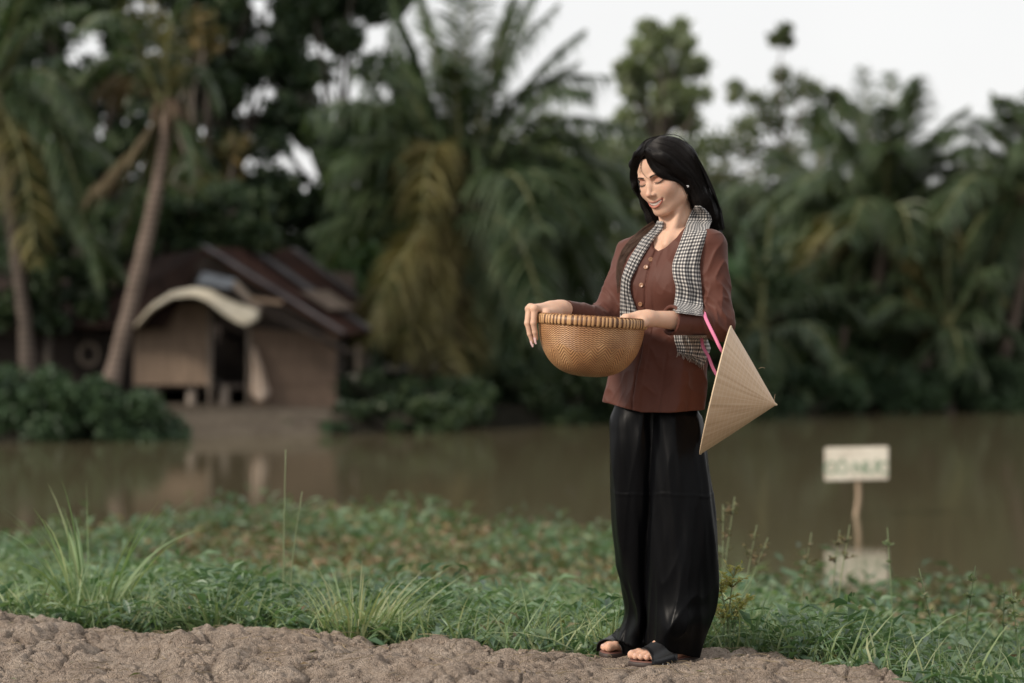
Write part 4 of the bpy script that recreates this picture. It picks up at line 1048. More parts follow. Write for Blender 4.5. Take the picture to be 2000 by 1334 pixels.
def bvh_of(V, Q):
    return BVHTree.FromPolygons([tuple(v) for v in V], [tuple(int(i) for i in q) for q in Q])
CAM = Vector((0, 0, CAM_Z))
def cast(bv, px, py, off=0.0, fallback=None):
    """point where the camera ray through a photo pixel meets a mesh, moved off it towards the camera"""
    d = (Vector(at(px, py, 1.0)) - CAM).normalized(); face = lambda n: n if n.dot(d) < 0 else -n
    hit = bv.ray_cast(CAM, d)
    if hit[0] is not None: return np.array(CAM + d * (hit[3] - off)), np.array(face(hit[1]))
    best = None
    c = Vector(at(px, py, PY if fallback is None else PY + fallback))
    n = bv.find_nearest(c)
    return np.array(at(px, py, n[0].y)), np.array(face(n[1]))

def yaw(deg):
    a = R(deg); return np.array([math.sin(a), -math.cos(a), 0.0]), np.array([math.cos(a), math.sin(a), 0.0])
UP = np.array([0, 0, 1.0])
PX = 1.0 / 644.2
def nz(m, x, y, z):
    """noise evaluated only where the mask is set"""
    o = np.zeros(m.shape); b = lambda q: np.broadcast_to(q, m.shape)[m]
    o[m] = noise(np.stack([b(x), b(y), b(z)], -1)); return o
def rowz(r): return CAM_Z + (HZ - r) * PX

# ------------------------------------------------------------------ materials of the figure
def skin_mat():
    t = NT('skin'); a = t.n('ShaderNodeAttribute', attribute_name='tint')
    c = t.mix(.25, a.outputs['Color'], t.ramp(t.noise(45, 3), [(.35, (.90, .84, .80)), (.65, (1.0, 1.0, 1.0))]), 'MULTIPLY')
    t.set(Base_Color=c, Roughness=.55)
    t.b.inputs['Specular IOR Level'].default_value = .24
    t.b.inputs['Subsurface Weight'].default_value = .18
    t.b.inputs['Subsurface Radius'].default_value = (1.0, .35, .2)
    t.b.inputs['Subsurface Scale'].default_value = .006
    t.bump(t.noise(650, 4, .7), .22, .0012)
    return t.m
M_SKIN = skin_mat()
SKIN = np.array([.57, .365, .265])
t = NT('brown_cloth'); t.set(Base_Color=t.ramp(t.noise(9, 3), [(.3, (.074, .0235, .0150)), (.7, (.088, .029, .0185))]), Roughness=.62)
t.b.inputs['Sheen Weight'].default_value = .06; t.b.inputs['Specular IOR Level'].default_value = .25
t.bump(t.noise(500, 2, sc=(1, 1, .4)), .12, .001); M_SHIRT = t.m
t = NT('black_satin'); t.set(Base_Color=(.0026, .0028, .0034), Roughness=t.ramp(t.noise(7, 3, sc=(3, 3, .7)), [(.3, (.28,) * 3), (.7, (.40,) * 3)]))
t.b.inputs['Specular IOR Level'].default_value = .075; t.b.inputs['Sheen Weight'].default_value = .0
t.bump(t.noise(420, 2, sc=(.5, .5, 1.6)), .10, .001); M_SATIN = t.m
def hair_mat(name, c0, c1):
    t = NT(name); g = t.n('ShaderNodeNewGeometry')
    t.set(Base_Color=t.ramp(g.outputs['Random Per Island'], [(0, c0), (1, c1)]), Roughness=.42)
    t.b.inputs['Specular IOR Level'].default_value = .20
    return t.m
M_HAIR = hair_mat('black_hair', (.0055, .0048, .0048), (.013, .010, .009))
M_HAIR_BASE = NT('hair_mass'); M_HAIR_BASE.set(Base_Color=(.005, .0042, .0042), Roughness=.6); M_HAIR_BASE.b.inputs['Specular IOR Level'].default_value = .08; M_HAIR_BASE = M_HAIR_BASE.m
M_HAIR_BR = hair_mat('brown_hair', (.040, .022, .014), (.085, .046, .029))
t = NT('leather'); t.set(Base_Color=(.012, .012, .013), Roughness=.42); M_LEATHER = t.m
t = NT('sole'); t.set(Base_Color=(.035, .022, .018), Roughness=.6); M_SOLE = t.m
t = NT('footbed'); t.set(Base_Color=(.13, .05, .035), Roughness=.6); M_FOOTBED = t.m
t = NT('silver'); t.set(Base_Color=(.8, .8, .78), Roughness=.25, Metallic=1.0); M_SILVER = t.m

# ------------------------------------------------------------------ torso
TF, TL = yaw(-33)
_T = np.array([(432, 1324, .050, .048), (445, 1321, .080, .056), (456, 1319, .122, .066), (468, 1317, .146, .074), (485, 1312, .152, .084), (515, 1306, .152, .096),
               (550, 1301, .147, .106), (580, 1298, .143, .108), (630, 1294, .131, .100), (680, 1290, .139, .104), (740, 1283, .148, .111), (812, 1277, .158, .118), (870, 1277, .158, .118)])
def smooth_table(T, n=160):
    T = np.asarray(T, float); x = np.linspace(T[0, 0], T[-1, 0], n); out = [x]
    sl = np.gradient(T, T[:, 0], axis=0)
    for c in range(1, T.shape[1]):
        i = np.clip(np.searchsorted(T[:, 0], x) - 1, 0, len(T) - 2); h = T[i + 1, 0] - T[i, 0]; u = (x - T[i, 0]) / h
        out.append((2 * u ** 3 - 3 * u ** 2 + 1) * T[i, c] + (u ** 3 - 2 * u ** 2 + u) * h * sl[i, c] + (-2 * u ** 3 + 3 * u ** 2) * T[i + 1, c] + (u ** 3 - u ** 2) * h * sl[i + 1, c])
    return np.stack(out, 1)
_T = smooth_table(_T)
_TZ = np.array([rowz(r) for r in _T[:, 0]])[::-1]
def torso(p, off=0.0, n=2.25):
    z = p[..., 2]
    cx = np.interp(z, _TZ, ((_T[:, 1] - 1000) * PX)[::-1]); a = np.interp(z, _TZ, _T[::-1, 2]) + off; b = np.interp(z, _TZ, _T[::-1, 3]) + off
    qx = p[..., 0] - cx; qy = p[..., 1] - PY
    u = (qx * TL[0] + qy * TL[1]) / a; v = (qx * TF[0] + qy * TF[1]) / b
    r = np.maximum((np.abs(u) ** n + np.abs(v) ** n) ** (1 / n), 1e-4)
    ang = np.arctan2(v, u)
    d = (r - 1) * a * b / np.sqrt((b * np.cos(ang)) ** 2 + (a * np.sin(ang)) ** 2) * .92
    return d, u, v, ang, cx
def tpt(row, s, f):
    """point in the torso frame: s to her left, f forward"""
    cx = (np.interp(row, _T[:, 0], _T[:, 1]) - 1000) * PX
    return np.array([cx, PY, rowz(row)]) + TL * s + TF * f

SH_L, EL_L, WR_L = W(1388, 480, -.085), W(1402, 632, -.12), W(1268, 622, -.262)
SH_R, EL_R, WR_R = W(1237, 494, .085), W(1183, 628, .02), W(1098, 603, -.205)

# ------------------------------------------------------------------ head frame
HC = W(1300, 340, 0.0)
hf, hl = yaw(-41)
_p = R(19); _r = R(7)
HFv = hf * math.cos(_p) - UP * math.sin(_p)
HUv = hf * math.sin(_p) + UP * math.cos(_p)
HL = hl * math.cos(_r) + HUv * math.sin(_r); HU = HUv * math.cos(_r) - hl * math.sin(_r)
HM = np.stack([HL, -HFv, HU], 1)          # local (x left, y back, z up) -> world
def h2w(p): return np.asarray(p) @ HM.T + HC
def w2h(p): return (np.asarray(p) - HC) @ HM

def make_person():
    ground_at = np.array([.413, 7.34, 0.0])
    # ---------------- head, neck and chest (head-local)
    F = Field()
    F.ell((0, .004, .027), (.0700, .086, .077), .01)
    F.ell((0, -.036, .030), (.058, .048, .055), .02)
    F.ell((0, -.040, -.036), (.0555, .050, .066), .025)
    for s in (-1, 1):
        F.chain([(s * .057, .000, -.035), (s * .050, -.018, -.070), (s * .016, -.066, -.096)], [.014, .014, .014], .022)
        F.ell((s * .0365, -.058, -.031), (.024, .0225, .023), .022)
    F.ell((0, -.074, -.096), (.016, .014, .0135), .016)
    F.ell((0, -.072, -.060), (.028, .020, .028), .018)
    F.ell((0, -.066, -.028), (.036, .0245, .026), .016)
    base = F.sample((-.09, -.13, -.13), (.09, .12, .12), .002)
    g, glo, gh = base
    def surf(x, z):
        i = int(round((x - glo[0]) / gh)); k = int(round((z - glo[2]) / gh)); c = g[i, :, k]; j = int(np.argmax(c < 0))
        if j == 0: return -.05
        return glo[1] + gh * (j - 1 + c[j - 1] / (c[j - 1] - c[j]))
    se = surf(.031, 0.0)
    # eyes: sockets, closed lids
    for s in (-1, 1):
        F.ell((s * .0305, se - .0035, .002), (.0185, .0070, .0110), .010, True)
        F.ell((s * .0305, se + .0085, -.0025), (.0150, .0125, .0100), .005)
        F.chain([(s * .018, se + .001, .0075), (s * .031, se - .0012, .0100), (s * .044, se + .004, .0068)], [.0010, .0012, .001], .003, neg=True)
        F.chain([(s * .014, surf(.014, .016) + .001, .016), (s * .030, surf(.03, .020) + .002, .020), (s * .047, surf(.047, .014) + .003, .014)], [.004, .005, .004], .010)
    # nose
    F.chain([(0, surf(0, .010) + .0055, .010), (0, surf(0, -.008) + .0005, -.010), (0, -.1035, -.031)], [.0055, .0058, .0066], .012)
    F.ell((0, -.1055, -.0345), (.0082, .0080, .0072), .007)
    for s in (-1, 1):
        F.ell((s * .0112, -.0965, -.0380), (.0056, .0078, .0056), .006)
        F.ell((s * .0056, -.1020, -.0428), (.0028, .0038, .0022), .002, True)
    F.ell((0, -.092, -.044), (.006, .006, .005), .008)
    # lips in an open smile
    xs = np.linspace(-.0280, .0280, 13); q = xs / .0280
    zc = -.0690 + .0105 * q ** 2
    yc = np.array([surf(x, z) for x, z in zip(xs, zc)])
    MX = [(x, y + .0025, z) for x, y, z in zip(xs, yc, zc)]
    F.chain(MX, list(.0060 * (1 - q ** 2) ** .6 + .0003), .002, neg=True)
    ul = np.stack([xs, yc - .0012 + .0012 * q ** 2, zc + .0067 * (1 - q ** 2) ** .6 + .0006], -1)
    lo_ = np.stack([xs, yc - .0016 + .0016 * q ** 2, zc - .0078 * (1 - q ** 2) ** .6 - .0006], -1)
    F.chain(ul, list(.0022 * (1 - .75 * q ** 2)), .0022); F.chain(lo_, list(.0034 * (1 - .75 * q ** 2)), .0022)
    for s in (-1, 1):
        F.ell((s * .0308, surf(.0305, -.0585) - .000, -.0585), (.0016, .0016, .0024), .006, True)
        F.ell((s * .0700, .008, -.010), (.0085, .0150, .0270), .006, rot=None)
    # neck and chest in world terms
    nb, nt = w2h(W(1326, 452, .022)), np.array([0, .022, -.045])
    F.cap(nt, nb, .0485, .053, .016)
    F.cap(w2h(W(1318, 440, -.02)), w2h(W(1302, 478, -.078)), .016, .012, .03)
    def chest(p):
        q = h2w(p); return torso(q, -.009)[0] + np.maximum(q[..., 2] - rowz(452), 0) * 2.5
    F.add(chest, (-.14, -.16, -.30), (.14, .14, -.115), .02)
    for s in (-1, 1):                                   # collar bones and neck cords
        F.cap(w2h(tpt(466, s * .020, .058)), w2h(tpt(462, s * .085, .040)), .0050, .005, .016)
        F.cap(np.array([s * .045, .012, -.06]), w2h(tpt(464, s * .018, .052)), .007, .005, .020)
    V, Q = F.mesh((-.125, -.165, -.285), (.125, .125, .125), .0015)
    # colours that belong to the skin and the make-up
    col = np.tile(SKIN, (len(V), 1))
    def blend(m, c): col[:] = col * (1 - m[:, None]) + np.array(c) * m[:, None]
    def near(pts, r): 
        P = bez(pts, 60); d = np.full(len(V), 9.0)
        for p in P: d = np.minimum(d, np.linalg.norm(V - p, axis=1))
        return 1 - sstep(r * .55, r, d)
    front = V[:, 1] < -.03
    for s in (-1, 1):
        c = np.array([s * .042, -.066, -.024]); blend(.38 * np.exp(-((V - c) ** 2).sum(1) / .020 ** 2) * front, (.62, .27, .20))
        c = np.array([s * .033, se, .004]); c = c + [0, 0, .002]; m = np.exp(-(((V - c) / [.018, .02, .0095]) ** 2).sum(1)) * front; blend(.80 * m, (.30, .125, .088))
    blend(.25 * np.exp(-((V - [0, -.112, -.038]) ** 2).sum(1) / .012 ** 2), (.66, .33, .25))
    blend(.92 * near(ul, .0042) * (V[:, 1] < -.06), (.29, .115, .088)); blend(.92 * near(lo_, .0058) * (V[:, 1] < -.06), (.38, .125, .095))
    cav = np.exp(-(((V[:, 1] - np.interp(V[:, 0], xs, yc) - .006) / .004) ** 2)) * (np.abs(V[:, 0]) < .024) * (np.abs(V[:, 2] - np.interp(V[:, 0], xs, zc)) < .005) * front
    blend(cav, (.10, .02, .02))
    parts = [(h2w(V), Q, col)]
    headV, headQ = h2w(V), Q
    head_bv = bvh_of(V, Q)                         # local
    # ---------------- arms and hands
    def hand_part(F, lo, hi, h):
        V, Q = F.mesh(lo, hi, h)
        c = np.tile(SKIN * [1.0, .99, .98], (len(V), 1)); parts.append((V, Q, c)); return V, Q
    F = Field()                                    # her right hand: over the rim, fingers down the outside
    mcp = [W(1044, 603, -.283), W(1036, 601, -.262), W(1033, 604, -.241), W(1036, 609, -.222)]
    pip = [W(1042, 631, -.290), W(1031, 631, -.266), W(1030, 631, -.243), W(1036, 630, -.222)]
    dip = [W(1045, 649, -.286), W(1035, 652, -.264), W(1035, 650, -.243), W(1040, 645, -.223)]
    tip = [W(1047, 661, -.281), W(1040, 667, -.261), W(1040, 664, -.241), W(1044, 656, -.223)]
    F.cap(EL_R, WR_R, .036, .0235, .01)
    F.cap(WR_R, WR_R + (np.mean(mcp, 0) - WR_R) * .35, .0235, .0225, .012)
    for i in range(4):
        rr = [.0098, .0100, .0095, .0082][i]
        F.cap(WR_R + (mcp[i] - WR_R) * .15, mcp[i], .0155, rr * 1.08, .016)
        F.ell(mcp[i] + [0, 0, .001], (rr * 1.12,) * 3, .006)
        F.chain([mcp[i], pip[i], dip[i], tip[i]], [rr, rr * .92, rr * .80, rr * .66], .0035)
    th = [W(1088, 610, -.236), W(1068, 612, -.278), W(1062, 630, -.272), W(1063, 646, -.262)]
    F.chain(th, [.0150, .0115, .0098, .0075], .008, .016)
    V, Q = hand_part(F, W(1020, 690, -.33), W(1175, 575, -.10), .0016)
    nails = []
    for i in range(4): nails.append((dip[i], tip[i], np.array([-.75, -.45 if i == 0 else -.2, .2]), [.0098, .0100, .0095, .0082][i]))
    F = Field()                                    # her left hand: dips into the basket
    mcp = [W(1226, 620, -.292), W(1221, 620, -.272), W(1220, 622, -.252), W(1223, 625, -.235)]
    pip = [W(1204, 634, -.292), W(1197, 636, -.27), W(1197, 637, -.25), W(1203, 638, -.232)]
    dip = [W(1194, 650, -.288), W(1186, 653, -.268), W(1187, 653, -.25), W(1194, 652, -.232)]
    tip = [W(1190, 664, -.284), W(1181, 668, -.266), W(1182, 667, -.25), W(1189, 664, -.233)]
    F.cap(EL_L, WR_L, .038, .0225, .01)
    F.cap(WR_L, WR_L + (np.mean(mcp, 0) - WR_L) * .35, .0225, .022, .012)
    for i in range(4):
        rr = [.0096, .0098, .0093, .0080][i]
        F.cap(WR_L + (mcp[i] - WR_L) * .15, mcp[i], .0150, rr * 1.08, .016)
        F.chain([mcp[i], pip[i], dip[i], tip[i]], [rr, rr * .92, rr * .80, rr * .66], .0035)
    F.chain([W(1256, 630, -.292), W(1238, 640, -.312), W(1222, 652, -.314), W(1210, 662, -.306)], [.0145, .0115, .0098, .0075], .008, .016)
    hand_part(F, W(1170, 690, -.36), W(1400, 590, -.10), .0016)
    # ---------------- feet
    feet = []
    for (px, py, dy, yw, sd) in ((1297, 1292, -.085, -58, 1), (1231, 1274, .12, -56, -1)):
        o = W(px, py, dy); o[2] = 0.0
        ff, fl = yaw(yw); M = np.stack([fl * sd, ff, UP], 1)            # local: x outward, y to the toes, z up
        L = lambda *p: np.array(p) @ M.T + o
        F = Field(); zb = .0125
        F.chain([L(0, -.095, zb + .026), L(.004, -.03, zb + .026), L(.006, .045, zb + .016)], [.029, .030, .020], .015)
        F.cap(L(-.018, .05, zb + .014), L(.026, .035, zb + .012), .0165, .0135, .015)
        F.chain([L(0, -.085, zb + .03), L(-.002, -.075, zb + .10), L(0, -.065, zb + .22)], [.030, .031, .042], .02)
        F.chain([L(-.002, -.05, zb + .06), L(.002, .02, zb + .035)], [.028, .022], .02)
        toes = [(-.024, .052, .100, .0135), (-.004, .055, .101, .0098), (.0125, .050, .093, .0092), (.0275, .042, .082, .0086), (.040, .032, .068, .0078)]
        for (x, y0, y1, r) in toes:
            F.chain([L(x * .8, y0, zb + .014), L(x, (y0 + y1) / 2, zb + .016), L(x * 1.02, y1, zb + r * .9)], [r * .95, r * .95, r], .004, .01)
            nails.append((L(x, (y0 + y1) / 2, zb + .012), L(x * 1.02, y1, zb + r * .9), UP + ff * .5, r))
        V, Q = F.mesh(o - [.17, .17, 0], o + [.17, .17, .22], .0022)
        parts.append((V, Q, np.tile(SKIN * [1.0, .93, .90], (len(V), 1))))
        feet.append((o, M, sd, toes))
    # ---------------- hidden core of the body under the clothes
    F = Field()
    F.add(lambda p: np.maximum(torso(p, -.026)[0], rowz(775) - p[..., 2]), (.1, 7.1, rowz(790)), (.75, 7.55, rowz(470)), .02)
    for a, b in ((SH_L, EL_L), (SH_R, EL_R)): F.cap(a, b, .034, .030, .02)
    for hip, knee, an in ((W(1322, 850, -.03), W(1328, 1040, -.06), feet[0][0] + [.04, .05, .15]), (W(1258, 850, .05), W(1243, 1040, .04), feet[1][0] + [.04, .05, .15])):
        F.chain([hip, knee, an], [.062, .046, .032], .03)
    V, Q = F.mesh((.1, 7.05, .1), (.8, 7.6, rowz(440)), .007)
    parts.append((V, Q, np.tile(SKIN, (len(V), 1))))
    VV = np.concatenate([p[0] for p in parts]); CC = np.concatenate([p[2] for p in parts])
    off = np.cumsum([0] + [len(p[0]) for p in parts])
    QQ = [p[1] + off[i] for i, p in enumerate(parts)]
    body = build('person', VV, QQ, M_SKIN, None, True, col=CC)
    tag(body, 'smiling woman in brown blouse and black satin trousers looking down on the dirt mound', 'person')
    P_ = body
    # ---------------- face details
    def on_face(x, z, off=.0006):
        hit = head_bv.ray_cast(Vector((x, -.2, z)), Vector((0, 1, 0)))
        return np.array(hit[0]) + [0, -off, 0] if hit[0] is not None else np.array([x, -.08, z])
    m = NT('brow'); m.set(Base_Color=(.030, .019, .014), Roughness=.7); M_BROW = m.m
    for s in (-1, 1):
        hairs = []
        B = bez([(s * .0115, 0, .0140), (s * .021, 0, .0172), (s * .034, 0, .0185), (s * .050, 0, .0140)], 70)
        for i, b in enumerate(B):
            for j in range(4):
                f = i / 69; wdt = .0023 * (1 - .7 * f); z = b[2] + rng.uniform(-1, 1) * wdt
                a0 = on_face(b[0], z, .0003); a1 = on_face(b[0] + s * .0045, z + .0016 * (1 - 1.9 * f), .0008); hairs.append(np.stack([a0, (a0 + a1) / 2 + [0, -.0004, 0], a1]))
        V, Fq = strands_geo(h2w(np.array(hairs)), .00034, .00014); build('eyebrow', V, Fq, M_BROW, P_)
        ln = [on_face(x * s, z, .0004) for x, z in ((.0165, -.0046), (.022, -.0068), (.030, -.0080), (.038, -.0068), (.0445, -.0034), (.0485, -.0006))]
        lb = MB(); L_ = bez(ln, 24); lb.tube(h2w(L_), .0010 * np.sin(np.linspace(.5, 2.6, 24)) + .0003, 5)
        lashes = []
        for i in range(4, 24):
            b = L_[i]; e = b + np.array([s * .003 * (i - 10) / 12, -.0048, -.0036]); lashes.append(np.stack([b, (b + e) / 2 + [0, -.0006, -.0012], e]))
        V, Fq = strands_geo(h2w(np.array(lashes)), .00040, .00012); lb.add(V, Fq)
        lb.build('eyelashes', M_BROW, P_)
    tb = MB(); n = 25; xx = np.linspace(-.0245, .0245, n); V = []
    for x in xx:
        qq = x / .0280; z = -.0690 + .0105 * qq ** 2; y = np.interp(x, xs, yc) + .0016 + .0010 * abs(math.sin(x / .0070 * math.pi)) ** 4
        hgt = .0058 * (1 - qq ** 2) ** .6 + .0006
        V += [(x, y + .001, z + hgt), (x, y - .0006, z + hgt * .2), (x, y, z - hgt * .78), (x, y + .004, z - hgt * .78)]
    Fq = np.array([[i * 4 + j, i * 4 + j + 1, (i + 1) * 4 + j + 1, (i + 1) * 4 + j] for i in range(n - 1) for j in range(3)])
    m = NT('tooth'); m.set(Base_Color=(.85, .80, .73), Roughness=.25); build('teeth', h2w(np.array(V)), [Fq], m.m, P_)
    # nails
    m = NT('nail_polish'); m.set(Base_Color=(.72, .50, .50), Roughness=.25)
    for i, (d, t_, nrm, r) in enumerate(nails):
        ax = unit(t_ - d); nr = unit(nrm - ax * (nrm @ ax)); sx = np.cross(ax, nr)
        V = []; finger = i < 4; Lb, Lt = (-.0045, .0155) if finger else (-.002, .0075)
        for a in np.linspace(Lb, Lt, 6):
            wv = r * (.60 if a < .008 else .46)
            rr = r * .72 if finger else r * 1.0
            dome = rr + .0006 - (max(a - .001, 0) ** 2 * (8 if finger else 60))
            for u in np.linspace(-1, 1, 7): V.append(t_ + ax * a + sx * u * wv + nr * dome * (1 - .42 * u * u))
        Fq = np.array([[k * 7 + j, k * 7 + j + 1, (k + 1) * 7 + j + 1, (k + 1) * 7 + j] for k in range(5) for j in range(6)])
        V = np.array(V); Vb = V - nr * .0007; Fb = Fq[:, ::-1] + len(V)
        build('fingernail' if finger else 'toenail', np.concatenate([V, Vb]), [Fq, Fb], m.m if finger else M_SKIN_NAIL, P_)
    # ---------------- blouse
    def shirt_field():
        F = Field()
        def body_fn(p):
            d, u, v, ang, cx = torso(p)
            z = p[..., 2]; low = sstep(rowz(560), rowz(800), z * 0 + z) if False else sstep(0, 1, (rowz(560) - z) / (rowz(560) - rowz(800)))
            # soft folds hanging from the bust and at the waist
            m = np.abs(d) < .03; x, y = p[..., 0], p[..., 1]
            d = d - (.0025 + .0045 * low) * np.sin(ang * 7 + 1.3 + 2.0 * np.sin(z * 9)) * low
            nk = 1 - .8 * sstep(rowz(515), rowz(478), z)
            d = d - .0050 * nk * nz(m, x * 12, y * 12, z * 2.2)
            d = d - .0050 * (1 - np.abs(nz(m, x * 10 + z * 6 + 3, y * 13, z * 9 - x * 7))) ** 3 * sstep(0, .3, nz(m, x * 5, y * 5 + 4, z * 5) + .2)
            d = d - .0026 * nk * (1 - np.abs(nz(m, x * 20 - z * 9 + 7, y * 16, z * 13 + x * 12))) ** 4
            # dart line and placket edge at the front
            sx = (p[..., 0] - cx) * TL[0] + (p[..., 1] - PY) * TL[1]
            fr = v > 0
            d = d - .0020 * sstep(-.004, -.0015, sx + .0) * (1 - sstep(.020, .0215, sx)) * fr
            d = d + .0060 * np.exp(-((sx + .0035) / .0030) ** 2) * fr
            d = d + .0026 * np.exp(-((sx - .072 - .02 * np.sin(z * 6)) / .004) ** 2) * fr * sstep(rowz(540), rowz(600), -z) if False else d + .0028 * np.exp(-((sx - .074) / .0045) ** 2) * fr * low
            hem = rowz(np.interp(x / PX + 1000, [1170, 1186, 1215, 1250, 1300, 1370], [785, 787, 795, 803, 803, 799]))
            return np.maximum(d, hem - z)
        F.add(body_fn, (.15, 7.1, rowz(806)), (.72, 7.56, rowz(438)), .01)
        for s in (-1, 1): F.ell(tpt(556, s * .064, .062), (.062, .048, .060), .05, rot=np.stack([TL, TF, UP], 1))
        def sleeve(a, b, c, ra, rb, rc, rd, ph):
            ab = b - a; bc = c - b
            def fold(p, t, axis_len, k):
                return k
            def f1(p):
                L = ab @ ab; t = np.clip(((p - a) @ ab) / L, -.12, 1.05); q = p - a - np.clip(t, 0, 1)[..., None] * ab
                r = np.interp(t, [-.1, 0, .25, .7, 1], [ra * .95, ra, (ra + rb) / 2, rb, rb * 1.04])
                d = np.linalg.norm(q, axis=-1) - r; m = np.abs(d) < .03; x, y, z = p[..., 0], p[..., 1], p[..., 2]
                w = nz(m, x * 17 + ph, y * 17, z * 5 + x * 5)
                w2 = (1 - np.abs(nz(m, x * 13 + ph, y * 11, z * 24 + x * 24))) ** 3 * sstep(.3, .95, t)
                w3 = (1 - np.abs(nz(m, x * 20 - z * 10 + ph, y * 14, z * 6 + x * 8))) ** 3 * (1 - .5 * sstep(.5, 1, t))
                return d - .0040 * w - .0100 * w2 - .0055 * w3
            def f2(p):
                L = bc @ bc; t = ((p - b) @ bc) / L; tc = np.clip(t, 0, 1); q = p - b - tc[..., None] * bc
                r = np.interp(tc, [0, .15, .7, 1], [rb * 1.03, rc * 1.1, rc, rd])
                d = np.linalg.norm(q, axis=-1) - r; m = np.abs(d) < .03; x, y, z = p[..., 0], p[..., 1], p[..., 2]
                w = nz(m, x * 12 + ph, y * 12, z * 16)
                w2 = (1 - np.abs(nz(m, x * 26 + ph, y * 16, z * 9 + x * 16))) ** 3
                d = d - .0040 * w - .0060 * w2 * sstep(1.0, .1, t)
                return np.maximum(d, (t - 1) * math.sqrt(L))
            m = max(ra, rb, rc, rd) + .012
            F.add(f1, np.minimum(a, b) - m, np.maximum(a, b) + m, .030)
            F.add(f2, np.minimum(b, c) - m, np.maximum(b, c) + m, .016)
        cuL = EL_L + (WR_L - EL_L) * .70; cuR = EL_R + (WR_R - EL_R) * .93
        sleeve(SH_L, EL_L, cuL, .051, .0435, .039, .0465, 2.0)
        sleeve(SH_R, EL_R, cuR, .050, .043, .033, .0265, 7.0)
        # fold-back of the left cuff and hollow cuffs
        axL = unit(WR_L - EL_L); axR = unit(WR_R - EL_R)
        F.cap(cuL - axL * .020, cuL + axL * .05, .0340, .0425, .002, True)
        F.cap(cuR - axR * .012, cuR + axR * .04, .0235, .0250, .002, True)
        # neckline: a rounded V cut through the front
        def neck(p):
            d, u, v, ang, cx = torso(p)
            sx = (p[..., 0] - cx) * TL[0] + (p[..., 1] - PY) * TL[1]; fy = (p[..., 0] - cx) * TF[0] + (p[..., 1] - PY) * TF[1]
            zz = p[..., 2] - rowz(493)
            half = np.interp(zz, [-.01, 0, .012, .04, .085, .12], [-.02, 0, .022, .042, .056, .060])
            return np.maximum(np.abs(sx - .004) - half, -(fy + .01 - .9 * 0))
        F.add(neck, (.38, 7.15, rowz(500)), (.62, 7.5, rowz(425)), .0025, True)
        F.ell(W(1326, 440, .02), (.062, .062, .045), .004, True)
        # side slit at her left hip
        sl = tpt(770, .172, .0)
        F.cap(tpt(745, .165, .02), tpt(830, .175, .03), .003, .014, .004, True)
        return F
    F = shirt_field()
    SV, SQ = F.mesh((.13, 7.03, rowz(808)), (.73, 7.58, rowz(432)), .0028)
    # hem: slightly uneven lower edge, closed
    hz = rowz(803) + .0035
    shirt = build('blouse', SV, [SQ], M_SHIRT, P_)
    shirt_bv = bvh_of(SV, SQ)
    # flat hem lip
    m = NT('brown_button'); m.set(Base_Color=(.26, .13, .07), Roughness=.3)
    for (bx, by) in ((1271, 507), (1262, 522), (1253, 557), (1251, 594), (1251, 760)):
        c, nrm = cast(shirt_bv, bx, by); nrm = unit(nrm); X = unit(np.cross(nrm, UP)); Y = np.cross(nrm, X)
        if by > 700: continue
        V = []; prof = [(.0070, .0), (.0072, .0020), (.0062, .0030), (.0046, .0022), (.0, .0021)]
        for (r, h_) in prof: V += [c + X * r * math.cos(a) + Y * r * math.sin(a) + nrm * (h_ + .0006) for a in np.linspace(0, 2 * np.pi, 17)[:-1]]
        Fq = np.array([[i * 16 + j, i * 16 + (j + 1) % 16, (i + 1) * 16 + (j + 1) % 16, (i + 1) * 16 + j] for i in range(4) for j in range(16)])
        build('button', np.array(V), [Fq[:, ::-1]], m.m, shirt)
    # ---------------- trousers
    def trousers_field():
        F = Field()
        def leg(tab, dy, dep, ph, hem0, hem1):
            tab = smooth_table(tab); zt = np.array([rowz(r) for r in tab[:, 0]])[::-1]
            def fn(p):
                z = p[..., 2]; sc = (PY + dy) / PY
                l = np.interp(z, zt, (tab[::-1, 1] - 1000) * PX * sc); r = np.interp(z, zt, (tab[::-1, 2] - 1000) * PX * sc)
                cy = PY + np.interp(z, zt, tab[::-1, 3]); b = np.interp(z, zt, tab[::-1, 4])
                c = (l + r) / 2; a = (r - l) / 2
                u = (p[..., 0] - c) / a; v = (p[..., 1] - cy) / b; rr = np.maximum(np.sqrt(u * u + v * v), 1e-4); ang = np.arctan2(v, u)
                d = (rr - 1) * a * b / np.sqrt((b * np.cos(ang)) ** 2 + (a * np.sin(ang)) ** 2)
                low = sstep(0, 1, (rowz(1000) - z) / .38); up_ = 1 - low
                m = np.abs(d) < .04; x, y = p[..., 0], p[..., 1]
                d = d - .0055 * low * np.sin(ang * 4 + ph + 1.2 * np.sin(z * 5 + ph))
                d = d - .0060 * nz(m, x * 15 + ph + z * 1.5, y * 9, z * 1.2) - .0038 * nz(m, x * 38 + ph + z * 4, y * 20, z * 2.0) - .0055 * (1 - np.abs(nz(m, x * 12 - z * 1.5 + ph + 5, y * 8, z * .9))) ** 5 - .0060 * nz(m, x * 26 - z * 2.5 + ph, y * 14, z * 1.8)
                d = d - .0085 * (1 - np.abs(nz(m, x * 9 - z * 3.2 + ph, y * 6, z * 1.6 + x * 3))) ** 5 * low * .75
                cr = rowz(957) + .003 * np.sin(x * 30) + .002 * np.sin(x * 73)
                d = d + .0006 * np.exp(-((z - cr) / .0018) ** 2) - .0008 * np.exp(-((z - cr + .006) / .005) ** 2)
                hem = rowz(np.interp(p[..., 0] / PX + 1000, hem0, hem1)) if False else CAM_Z + (HZ - np.interp(p[..., 0] / (PX * sc) + 1000, hem0, hem1)) * PX * sc
                return np.maximum(d, hem - z)
            lo = np.array([.2, 7.05, 0.0]); hi = np.array([.8, 7.6, rowz(760)])
